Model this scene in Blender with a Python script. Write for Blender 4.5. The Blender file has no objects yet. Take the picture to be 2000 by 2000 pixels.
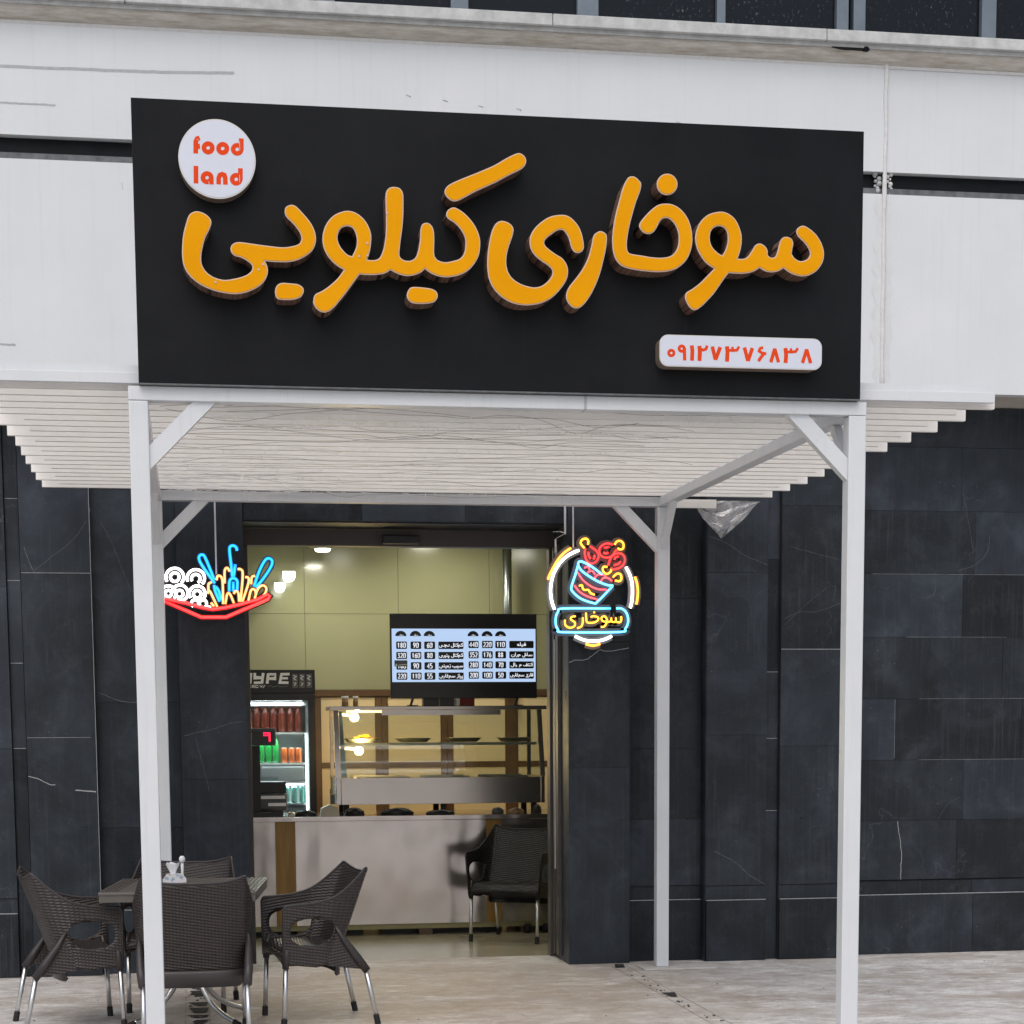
import bpy, bmesh, math, random
from mathutils import Vector, Matrix

SC = bpy.context.scene
COL = SC.collection
R_ = math.radians

# ------------------------------------------------------------------ camera
cam_d = bpy.data.cameras.new('camera')
cam = bpy.data.objects.new('camera', cam_d)
COL.objects.link(cam)
SC.camera = cam
cam_d.sensor_width = 36.0
cam_d.lens = 36.0 * 3803.8 / 2000.0
cam_d.shift_x = -0.01224
cam_d.shift_y = 0.43388
cam_d.clip_start = 0.1
cam_d.clip_end = 600
_pi, _ro, _ya = -0.1180, 0.0057, -0.1664
_R = Matrix.Rotation(_ya, 3, 'Z') @ Matrix.Rotation(_pi, 3, 'X') @ Matrix.Rotation(_ro, 3, 'Y')
_x, _f, _u = _R.col[0], _R.col[1], _R.col[2]
cam.matrix_world = Matrix(((_x[0], _u[0], -_f[0], 0.2330), (_x[1], _u[1], -_f[1], -8.4054),
                           (_x[2], _u[2], -_f[2], 1.5434), (0, 0, 0, 1)))

# ------------------------------------------------------------------ world, sun, exposure
world = bpy.data.worlds.new('World')
SC.world = world
world.use_nodes = True
wn, wl = world.node_tree.nodes, world.node_tree.links
sky = wn.new('ShaderNodeTexSky')
sky.sky_type = 'NISHITA'
sky.sun_disc = False
SUN_EL, SUN_AZ = R_(55), R_(200)
sky.sun_elevation = SUN_EL
sky.sun_rotation = SUN_AZ
sky.air_density = 1.0
sky.dust_density = 4.0
sky.ozone_density = 1.0
hs = wn.new('ShaderNodeHueSaturation')
hs.inputs['Saturation'].default_value = 0.70      # overcast: the cloud layer takes the blue out
wl.new(sky.outputs[0], hs.inputs['Color'])
wl.new(hs.outputs[0], wn['Background'].inputs[0])
wn['Background'].inputs[1].default_value = 0.138
sun_d = bpy.data.lights.new('sun', 'SUN')
sun_d.energy = 1.1
sun_d.angle = R_(70)
sun_d.color = (1.0, 0.985, 0.96)
sun = bpy.data.objects.new('sun', sun_d)
COL.objects.link(sun)
_d = Vector((math.sin(SUN_AZ) * math.cos(SUN_EL), math.cos(SUN_AZ) * math.cos(SUN_EL), math.sin(SUN_EL)))
sun.rotation_euler = _d.to_track_quat('Z', 'Y').to_euler()
SC.view_settings.view_transform = 'Standard'
SC.view_settings.look = 'None'
SC.view_settings.gamma = 1
SC.view_settings.use_curve_mapping = False
SC.view_settings.exposure = 0.0

DATA = {
 'letters': [[[(0.2804,3.6054),(0.3003,3.6103),(0.3252,3.6035),(0.3447,3.5892),(0.3532,3.5702),(0.3435,3.5417),(0.3284,3.5131),(0.3167,3.4775),(0.3097,3.442),(0.3097,3.4103),(0.3199,3.3859),(0.3374,3.3671),(0.3659,3.3521),(0.4019,3.3454),(0.4383,3.3508),(0.4748,3.3608),(0.5005,3.374),(0.5154,3.3922),(0.5129,3.4098),(0.4979,3.4235),(0.4693,3.4385),(0.4476,3.443),(0.4334,3.4549),(0.4295,3.4707),(0.4359,3.485),(0.4524,3.4944),(0.4778,3.4953),(0.5284,3.4899),(0.5828,3.4847),(0.6374,3.4812),(0.674,3.486),(0.7034,3.4958),(0.7154,3.5122),(0.7144,3.5334),(0.7009,3.5577),(0.6795,3.5818),(0.658,3.6022),(0.6511,3.6196),(0.6551,3.6391),(0.6754,3.6494),(0.6953,3.6442),(0.7204,3.6203),(0.749,3.5878),(0.7667,3.5565),(0.7735,3.5248),(0.7693,3.4963),(0.7542,3.4709),(0.7244,3.4486),(0.6912,3.4333),(0.6545,3.4261),(0.6107,3.4254),(0.5852,3.4263),(0.5634,3.4274,'c'),(0.5739,3.4047),(0.5752,3.3799),(0.5655,3.3547),(0.5469,3.3328),(0.5173,3.3142),(0.4843,3.3008),(0.4442,3.2935),(0.4008,3.2965),(0.3576,3.3051),(0.3147,3.3215),(0.2792,3.3441),(0.2547,3.3698),(0.241,3.3975),(0.2354,3.4325),(0.2365,3.4748),(0.2424,3.5206),(0.2542,3.5631),(0.2658,3.5933)]],[[(0.6161,3.3332),(0.6346,3.3409),(0.6675,3.3401),(0.6967,3.3374),(0.7166,3.3256),(0.7192,3.3078),(0.7068,3.2896),(0.6809,3.2792),(0.6442,3.2763),(0.615,3.2797),(0.6062,3.2955),(0.6067,3.3169)]],[[(0.9006,3.634),(0.9373,3.6282),(0.9664,3.608),(0.9863,3.582),(0.9988,3.5468),(0.9982,3.5111),(0.9921,3.4752),(0.9806,3.4445,'c'),(1.0009,3.4423),(1.0232,3.4459),(1.0382,3.4589),(1.0516,3.4915),(1.0597,3.5346),(1.0633,3.5847),(1.063,3.6381),(1.0626,3.6914),(1.0659,3.7164),(1.0791,3.7311),(1.0976,3.7354),(1.1198,3.7309),(1.1325,3.7118),(1.1339,3.6763),(1.1325,3.6228),(1.127,3.5691),(1.1188,3.5152),(1.1145,3.4686),(1.1236,3.4527),(1.1421,3.4451),(1.1645,3.4469),(1.1833,3.4601),(1.1948,3.4891),(1.202,3.5288),(1.2052,3.5718),(1.2128,3.5918),(1.2297,3.5985),(1.2464,3.5912),(1.2574,3.5701),(1.2596,3.5308),(1.2582,3.4805),(1.2655,3.4592),(1.2804,3.4489),(1.3065,3.4443),(1.3404,3.4508),(1.3668,3.4607),(1.3839,3.481),(1.3906,3.5101),(1.3901,3.5424),(1.3754,3.5742),(1.3494,3.602),(1.3196,3.6206),(1.3123,3.6365),(1.32,3.6528),(1.3388,3.6632),(1.3575,3.6596),(1.3873,3.641),(1.417,3.6116),(1.4375,3.58),(1.4496,3.5444),(1.45,3.5085),(1.4422,3.4722),(1.4192,3.4354),(1.3889,3.4091),(1.3511,3.3935),(1.3097,3.3868),(1.2722,3.3911),(1.2424,3.4027),(1.2209,3.4175,'c'),(1.2012,3.4014),(1.1712,3.3897),(1.1413,3.387),(1.1116,3.3932),(1.0776,3.4083,'c'),(1.0558,3.395),(1.0298,3.3888),(1.0001,3.3861),(0.9741,3.386),(0.9501,3.3874,'c'),(0.9255,3.3552),(0.8953,3.3149),(0.8652,3.2782),(0.8426,3.2524),(0.8201,3.2357),(0.798,3.2315),(0.7757,3.2416),(0.7613,3.2626),(0.761,3.2823),(0.7694,3.3004),(0.7954,3.3137),(0.8252,3.3342),(0.8551,3.3601),(0.8739,3.3822),(0.8883,3.4022,'c'),(0.8561,3.4208),(0.8272,3.4484),(0.8076,3.4833),(0.802,3.5222),(0.8089,3.558),(0.826,3.5905),(0.8558,3.6182)],[(0.9051,3.5763),(0.9253,3.5692),(0.9378,3.5483),(0.9429,3.5199),(0.9388,3.4913),(0.9216,3.4551,'c'),(0.9014,3.4615),(0.8796,3.4822),(0.8653,3.5066),(0.8613,3.5314),(0.8699,3.5583),(0.8848,3.5713)]],[[(1.1556,3.3335),(1.1706,3.3411),(1.208,3.3405),(1.2454,3.3362),(1.2659,3.326),(1.2713,3.3081),(1.2598,3.2879),(1.2335,3.2799),(1.1923,3.2769),(1.1624,3.2815),(1.1477,3.2972),(1.146,3.3152)]],[[(1.3076,3.7185),(1.3096,3.7364),(1.3285,3.7549),(1.3773,3.7782),(1.4526,3.8097),(1.5133,3.8372),(1.5586,3.864),(1.5964,3.8834),(1.6191,3.8897),(1.6379,3.8797),(1.6454,3.8639),(1.6415,3.8459),(1.6225,3.8272),(1.5695,3.8001),(1.5128,3.7692),(1.4373,3.7341),(1.3917,3.7091),(1.3615,3.6937),(1.3391,3.6911),(1.3205,3.7011)]],[[(1.5173,3.6043),(1.5382,3.6166),(1.5608,3.6149),(1.5816,3.603),(1.5909,3.5853),(1.585,3.5563),(1.5715,3.5197),(1.5618,3.4833),(1.5597,3.4471),(1.567,3.4148),(1.5858,3.3882),(1.6161,3.3692),(1.6465,3.3592),(1.6808,3.3548),(1.7113,3.363),(1.7382,3.3838),(1.7555,3.4098),(1.7536,3.4316),(1.7346,3.4491),(1.7042,3.4681),(1.6777,3.4908),(1.6626,3.5192),(1.662,3.5553),(1.6782,3.5884),(1.7087,3.6183),(1.7469,3.6414),(1.7888,3.6501),(1.8193,3.6476),(1.846,3.6305),(1.8689,3.6023),(1.8822,3.5665),(1.8879,3.5304),(1.8833,3.5121),(1.8687,3.5025),(1.8495,3.5055),(1.8362,3.525),(1.8267,3.5574),(1.8134,3.5804),(1.7982,3.5926),(1.7772,3.59),(1.7504,3.5728),(1.7275,3.554),(1.7198,3.5356),(1.7311,3.5179),(1.7653,3.4937),(1.7958,3.4765),(1.8149,3.4517),(1.8206,3.4228),(1.8128,3.3898),(1.7878,3.3526),(1.7532,3.3188),(1.7148,3.2976),(1.6766,3.2874),(1.6308,3.2842),(1.5852,3.292),(1.5436,3.3126),(1.5097,3.3442),(1.4892,3.3834),(1.482,3.4301),(1.4835,3.4807),(1.4903,3.5278),(1.502,3.575)]],[[(1.9302,3.5682),(1.9417,3.5831),(1.961,3.591),(1.9802,3.5826),(1.9867,3.5665),(1.9821,3.5227),(1.9705,3.4713),(1.955,3.4161),(1.9299,3.3569),(1.9028,3.3122),(1.8758,3.284),(1.8528,3.2779),(1.8336,3.2865),(1.8183,3.3061),(1.8145,3.3315),(1.8261,3.361),(1.8531,3.3947),(1.8839,3.4357),(1.907,3.4801),(1.9205,3.5242)]],[[(2.0733,3.8036),(2.0867,3.8149),(2.106,3.8146),(2.1253,3.8001),(2.133,3.786),(2.1273,3.7567),(2.11,3.7126),(2.0946,3.6611),(2.0811,3.6098),(2.0734,3.5658),(2.0715,3.5329),(2.0773,3.5113),(2.0947,3.5027),(2.1334,3.4985),(2.18,3.4927),(2.2266,3.4924),(2.2616,3.5009),(2.2849,3.5218),(2.2958,3.5515),(2.2964,3.5881),(2.2865,3.6206),(2.269,3.6437),(2.2495,3.6558),(2.2262,3.6531),(2.2107,3.6362),(2.1991,3.6139),(2.1837,3.5951),(2.1643,3.589),(2.143,3.5955),(2.1275,3.615),(2.1313,3.6334),(2.1525,3.6596),(2.1796,3.686),(2.2067,3.7052),(2.2377,3.7118),(2.2687,3.7093),(2.2999,3.6941),(2.3273,3.6659),(2.345,3.63),(2.3529,3.59),(2.3531,3.5534),(2.3435,3.5164),(2.3241,3.4828),(2.293,3.4561),(2.2579,3.4421),(2.2112,3.4359),(2.1568,3.4371),(2.1025,3.4427),(2.0599,3.4523),(2.0329,3.4715),(2.0174,3.502),(2.0117,3.5419),(2.0136,3.5928),(2.0233,3.6513),(2.0387,3.7099),(2.056,3.7685)]],[[(2.2886,3.7927),(2.2866,3.7797),(2.2804,3.7678),(2.2708,3.7582),(2.2587,3.7518),(2.2453,3.7492),(2.2319,3.7508),(2.2198,3.7562),(2.2101,3.7651),(2.204,3.7765),(2.2018,3.7893),(2.2039,3.8023),(2.21,3.8142),(2.2196,3.8238),(2.2317,3.8302),(2.2451,3.8327),(2.2585,3.8312),(2.2706,3.8258),(2.2802,3.8169),(2.2865,3.8055)]],[[(2.4726,3.6876),(2.504,3.684),(2.5355,3.6642),(2.5554,3.6338),(2.5675,3.5974),(2.5678,3.5607),(2.5609,3.5273),(2.5505,3.4993,'c'),(2.5761,3.4991),(2.5958,3.5082),(2.6153,3.5328),(2.6309,3.5573),(2.6506,3.5642),(2.6705,3.5549),(2.6817,3.5387),(2.6827,3.5184,'c'),(2.6986,3.5079),(2.7164,3.5121),(2.7262,3.5291),(2.7338,3.5589),(2.7435,3.5851),(2.7612,3.5956),(2.7851,3.5902),(2.7952,3.5721),(2.7915,3.5498),(2.7878,3.5274,'c'),(2.8019,3.5094),(2.8219,3.4989),(2.8418,3.4996),(2.8617,3.5095),(2.8714,3.5265),(2.8672,3.5486),(2.8489,3.5739),(2.8208,3.5988),(2.8106,3.6169),(2.8164,3.6337),(2.8382,3.6437),(2.8642,3.6336),(2.8963,3.6088),(2.9208,3.5726),(2.9312,3.5359),(2.9257,3.4986),(2.9021,3.4644),(2.8704,3.4448),(2.8346,3.4381),(2.7946,3.4462),(2.7706,3.4584),(2.7534,3.47,'c'),(2.7349,3.4572),(2.7032,3.4507),(2.6754,3.4542),(2.6487,3.4674,'c'),(2.6279,3.4538),(2.5963,3.4436),(2.5569,3.4405),(2.5135,3.4417,'c'),(2.4862,3.4069),(2.4511,3.3579),(2.4159,3.3199),(2.3886,3.2951),(2.365,3.2852),(2.3454,3.2957),(2.3316,3.3174),(2.3256,3.3357),(2.3314,3.3543),(2.3568,3.3698),(2.392,3.3967),(2.4232,3.4271),(2.4525,3.4568,'c'),(2.419,3.4767),(2.3953,3.5034),(2.3756,3.5395),(2.3683,3.5832),(2.3791,3.6239),(2.3984,3.6538),(2.4296,3.6769)],[(2.4749,3.6317),(2.4966,3.6225),(2.5085,3.5991),(2.5095,3.566),(2.5011,3.5364),(2.4863,3.5094,'c'),(2.4619,3.5222),(2.4382,3.5471),(2.4294,3.578),(2.4339,3.6075),(2.4514,3.6264)]]],
 'platebox': [2.2232,2.9355,3.057,3.1839],
 'digits': [[(0.012,[(2.2838,3.1105),(2.2829,3.1062),(2.2804,3.1025),(2.2766,3.1),(2.2721,3.0991),(2.2676,3.0998),(2.2638,3.1021),(2.2613,3.1056),(2.2604,3.1099),(2.2612,3.1141),(2.2638,3.1178),(2.2676,3.1203),(2.272,3.1213),(2.2765,3.1205),(2.2804,3.1182),(2.2829,3.1147),(2.2838,3.1105)])],[(0.0128,[(2.3287,3.1296),(2.3279,3.1255),(2.3254,3.1219),(2.3217,3.1195),(2.3174,3.1186),(2.3131,3.1193),(2.3094,3.1215),(2.3069,3.1249),(2.306,3.129),(2.3069,3.1331),(2.3093,3.1367),(2.313,3.1391),(2.3173,3.14),(2.3217,3.1393),(2.3253,3.1371),(2.3278,3.1337),(2.3287,3.1296)]),(0.0144,[(2.3287,3.1334),(2.3305,3.081)])],[(0.0168,[(2.3611,3.1438),(2.364,3.1209),(2.3626,3.0806)])],[(0.0176,[(2.3944,3.1427),(2.3969,3.1179),(2.3955,3.0803)]),(0.012,[(2.3973,3.1286),(2.4136,3.126),(2.4237,3.1308),(2.4285,3.1448)])],[(0.016,[(2.4513,3.1415),(2.4655,3.087)]),(0.016,[(2.4864,3.1401),(2.4655,3.087)])],[(0.0176,[(2.5157,3.1439),(2.5183,3.121),(2.5162,3.0805)]),(0.0112,[(2.5195,3.1287),(2.542,3.1269),(2.5604,3.1297),(2.5689,3.1445)]),(0.0104,[(2.5412,3.1292),(2.5394,3.1426)])],[(0.016,[(2.5926,3.1413),(2.6086,3.0855)]),(0.016,[(2.6279,3.1399),(2.6086,3.0855)])],[(0.012,[(2.6755,3.1434),(2.6615,3.1384),(2.6575,3.1283),(2.6683,3.1209),(2.6897,3.1168)]),(0.0136,[(2.6806,3.1193),(2.6672,3.1035),(2.655,3.0858)])],[(0.0152,[(2.7273,3.1397),(2.7098,3.0825)]),(0.0152,[(2.7265,3.1397),(2.7444,3.0834)])],[(0.0176,[(2.7743,3.1436),(2.7778,3.1159),(2.7757,3.0811)]),(0.0112,[(2.7785,3.1283),(2.8008,3.1273),(2.8206,3.1301),(2.8296,3.1443)]),(0.0104,[(2.8,3.13),(2.7982,3.1427)])],[(0.0152,[(2.8693,3.1406),(2.851,3.0829)]),(0.0152,[(2.8685,3.1406),(2.8874,3.083)])]],
 'logo': (0.3837,3.8278,0.1514),
 'logo_letters': [[(0.0187,[(0.2988,3.8452),(0.3,3.8925),(0.3056,3.9029),(0.3161,3.9061)]),(0.0203,[(0.3029,3.8732),(0.3163,3.8741)])],[(0.0187,[(0.3657,3.8698),(0.3642,3.8635),(0.3605,3.8581),(0.3549,3.8543),(0.3485,3.8528),(0.3421,3.8538),(0.3367,3.8571),(0.3332,3.8623),(0.3321,3.8685),(0.3335,3.8747),(0.3373,3.8802),(0.3428,3.8839),(0.3493,3.8855),(0.3557,3.8845),(0.361,3.8812),(0.3645,3.876),(0.3657,3.8698)])],[(0.0187,[(0.4241,3.8699),(0.4226,3.8635),(0.4189,3.8581),(0.4133,3.8543),(0.4069,3.8528),(0.4005,3.8538),(0.3951,3.8571),(0.3916,3.8623),(0.3904,3.8685),(0.3919,3.8748),(0.3956,3.8802),(0.4012,3.884),(0.4076,3.8855),(0.414,3.8845),(0.4194,3.8812),(0.4229,3.876),(0.4241,3.8699)])],[(0.0179,[(0.4814,3.8689),(0.4801,3.8627),(0.4764,3.8574),(0.4709,3.8537),(0.4646,3.8522),(0.4583,3.8532),(0.4531,3.8564),(0.4496,3.8615),(0.4485,3.8675),(0.4499,3.8737),(0.4536,3.879),(0.459,3.8827),(0.4653,3.8842),(0.4716,3.8832),(0.4769,3.88),(0.4803,3.8749),(0.4814,3.8689)]),(0.0187,[(0.4824,3.9112),(0.4814,3.8648)])],[(0.0187,[(0.2982,3.7971),(0.297,3.7289)])],[(0.0187,[(0.3587,3.7536),(0.3572,3.7473),(0.3535,3.7418),(0.3479,3.7381),(0.3414,3.7366),(0.335,3.7376),(0.3297,3.7409),(0.3262,3.7461),(0.3251,3.7523),(0.3265,3.7586),(0.3303,3.764),(0.3358,3.7678),(0.3422,3.7693),(0.3486,3.7683),(0.354,3.765),(0.3575,3.7598),(0.3587,3.7536)]),(0.0187,[(0.3586,3.7521),(0.3584,3.7276)])],[(0.0183,[(0.3875,3.7287),(0.3881,3.7533),(0.3937,3.7656),(0.4024,3.7691),(0.4109,3.7663),(0.4149,3.7543),(0.4143,3.7286)])],[(0.0179,[(0.475,3.752),(0.4736,3.7458),(0.4699,3.7405),(0.4644,3.7368),(0.4581,3.7353),(0.4518,3.7363),(0.4465,3.7396),(0.4431,3.7446),(0.442,3.7507),(0.4434,3.7569),(0.4471,3.7622),(0.4525,3.7659),(0.4588,3.7674),(0.4651,3.7664),(0.4704,3.7632),(0.4739,3.7581),(0.475,3.752)]),(0.0187,[(0.4763,3.7949),(0.4753,3.7492)])]],
 'neon_right': [(0.0085,'white',[(2.6441,2.6329),(2.606,2.6178),(2.5602,2.5905),(2.5144,2.5435),(2.4812,2.4844),(2.4658,2.4254),(2.462,2.3714),(2.4704,2.3124),(2.4869,2.2657)]),(0.0085,'white',[(2.9453,2.5321),(2.9684,2.4879),(2.9838,2.4386),(2.988,2.3792),(2.9839,2.3198),(2.9737,2.2776)]),(0.0085,'white',[(2.6173,2.1006),(2.6607,2.0809),(2.7067,2.07),(2.7579,2.0701),(2.8092,2.0811),(2.8529,2.1011)]),(0.0075,'orange',[(2.5933,2.6471),(2.5501,2.6174),(2.5094,2.5729),(2.4763,2.5187),(2.4533,2.4744),(2.4456,2.4499)]),(0.0075,'orange',[(3.0033,2.4723),(3.0173,2.4289),(3.0225,2.3794),(3.0189,2.3299),(3.0123,2.3001)]),(0.0075,'orange',[(2.6862,2.0512),(2.7322,2.0413),(2.7784,2.0513)]),(0.0075,'cyan',[(2.8478,2.2736),(2.5439,2.2723),(2.5108,2.2535),(2.4954,2.2189),(2.4952,2.1695),(2.5104,2.14),(2.5409,2.1252),(2.9069,2.127),(2.9403,2.146),(2.9583,2.1808),(2.9583,2.2205),(2.9428,2.2552),(2.9146,2.2739),(2.8837,2.2738)]),(0.0075,'cyan',[(2.6388,2.5445),(2.6183,2.4756),(2.5952,2.4066),(2.6027,2.3771),(2.6561,2.333),(2.7378,2.3063),(2.7633,2.3163),(2.8607,2.4131)]),(0.0075,'cyan',[(2.7917,2.4842),(2.7279,2.5305),(2.6668,2.5619),(2.6439,2.5618),(2.6388,2.5445),(2.6565,2.5103),(2.7176,2.4664),(2.7788,2.4348),(2.83,2.4179),(2.8633,2.4156)]),(0.006,'pink',[(2.6361,2.4954),(2.6666,2.4513),(2.7175,2.4122),(2.7686,2.3928),(2.8197,2.3906)]),(0.006,'pink',[(2.613,2.4165),(2.646,2.3773),(2.697,2.348),(2.7634,2.3286)]),(0.006,'pink',[(2.6769,2.5252),(2.7024,2.5303),(2.7126,2.5058)]),(0.006,'pink',[(2.6972,2.4958),(2.7279,2.5059),(2.7482,2.4814)]),(0.006,'pink',[(2.7431,2.4617),(2.7636,2.4815),(2.7993,2.4818),(2.8198,2.4671)]),(0.006,'pink',[(2.7839,2.4422),(2.7993,2.4621),(2.83,2.4623),(2.8556,2.4427)]),(0.0065,'yellow',[(2.6436,2.4118),(2.6614,2.4168),(2.6665,2.3972),(2.6792,2.3874),(2.7021,2.3875),(2.7174,2.3679),(2.743,2.3581)]),(0.0065,'yellow',[(2.6772,2.6455),(2.6544,2.6746),(2.662,2.6968),(2.6875,2.7044),(2.7027,2.6898),(2.7001,2.6677)]),(0.0065,'yellow',[(2.871,2.6694),(2.8863,2.6892),(2.9094,2.6918),(2.9273,2.6748),(2.9247,2.6453),(2.9017,2.6401),(2.8915,2.6499)]),(0.0065,'yellow',[(2.8249,2.5312),(2.7994,2.531),(2.7968,2.5064),(2.8198,2.4868),(2.8454,2.5018),(2.8505,2.5216)]),(0.0065,'yellow',[(2.8607,2.4674),(2.8863,2.4898),(2.9094,2.485),(2.9145,2.4579),(2.9017,2.443),(2.8735,2.4477)]),(0.0065,'red',[(2.6823,2.6479),(2.6796,2.6087),(2.6923,2.5695),(2.7177,2.5525),(2.7483,2.5601),(2.7688,2.5947),(2.7535,2.629),(2.7128,2.658)]),(0.0065,'red',[(2.7026,2.6236),(2.7051,2.5991),(2.7178,2.5795)]),(0.0065,'red',[(2.7382,2.6043),(2.7433,2.5896),(2.7331,2.5797)]),(0.0065,'red',[(2.8608,2.6693),(2.8199,2.6762),(2.7842,2.6587),(2.7714,2.6291),(2.7841,2.5998),(2.8199,2.5878),(2.8556,2.6004),(2.8761,2.6301),(2.8915,2.6351)]),(0.0065,'red',[(2.7994,2.6196),(2.8148,2.6148),(2.8301,2.6198)]),(0.0065,'red',[(2.8046,2.6491),(2.8352,2.6543)]),(0.0065,'red',[(2.83,2.5411),(2.8454,2.5855),(2.871,2.6103),(2.9068,2.6156),(2.9324,2.5961),(2.935,2.5616),(2.9119,2.5319),(2.871,2.5168),(2.8454,2.5215)]),(0.0065,'red',[(2.871,2.5759),(2.8761,2.5907),(2.8966,2.5958)]),(0.0065,'red',[(2.8659,2.5414),(2.8966,2.5515),(2.9094,2.5664)]),(0.006,'yellow',[(2.5513,2.2018),(2.5537,2.1697),(2.5792,2.1525),(2.6098,2.16),(2.615,2.1847),(2.5895,2.2044),(2.5947,2.2192),(2.6202,2.2243)]),(0.006,'yellow',[(2.6302,2.1501),(2.6557,2.1601),(2.666,2.1849),(2.6661,2.217)]),(0.006,'yellow',[(2.6866,2.2468),(2.689,2.2047),(2.6967,2.185),(2.7376,2.1851),(2.7632,2.2),(2.7632,2.2174),(2.7376,2.2247),(2.7172,2.2197)]),(0.006,'yellow',[(2.7351,2.2484),(2.7438,2.2485)]),(0.006,'yellow',[(2.8196,2.1903),(2.7939,2.1952),(2.7863,2.215),(2.8042,2.2249),(2.8196,2.2101),(2.8196,2.1853),(2.8042,2.1605),(2.7836,2.158)]),(0.006,'yellow',[(2.8196,2.1903),(2.8452,2.1929),(2.8504,2.2152),(2.8514,2.1929),(2.876,2.1905),(2.8796,2.2153),(2.8822,2.1905),(2.9069,2.1881),(2.9146,2.2055),(2.913,2.2253)])],
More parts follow.
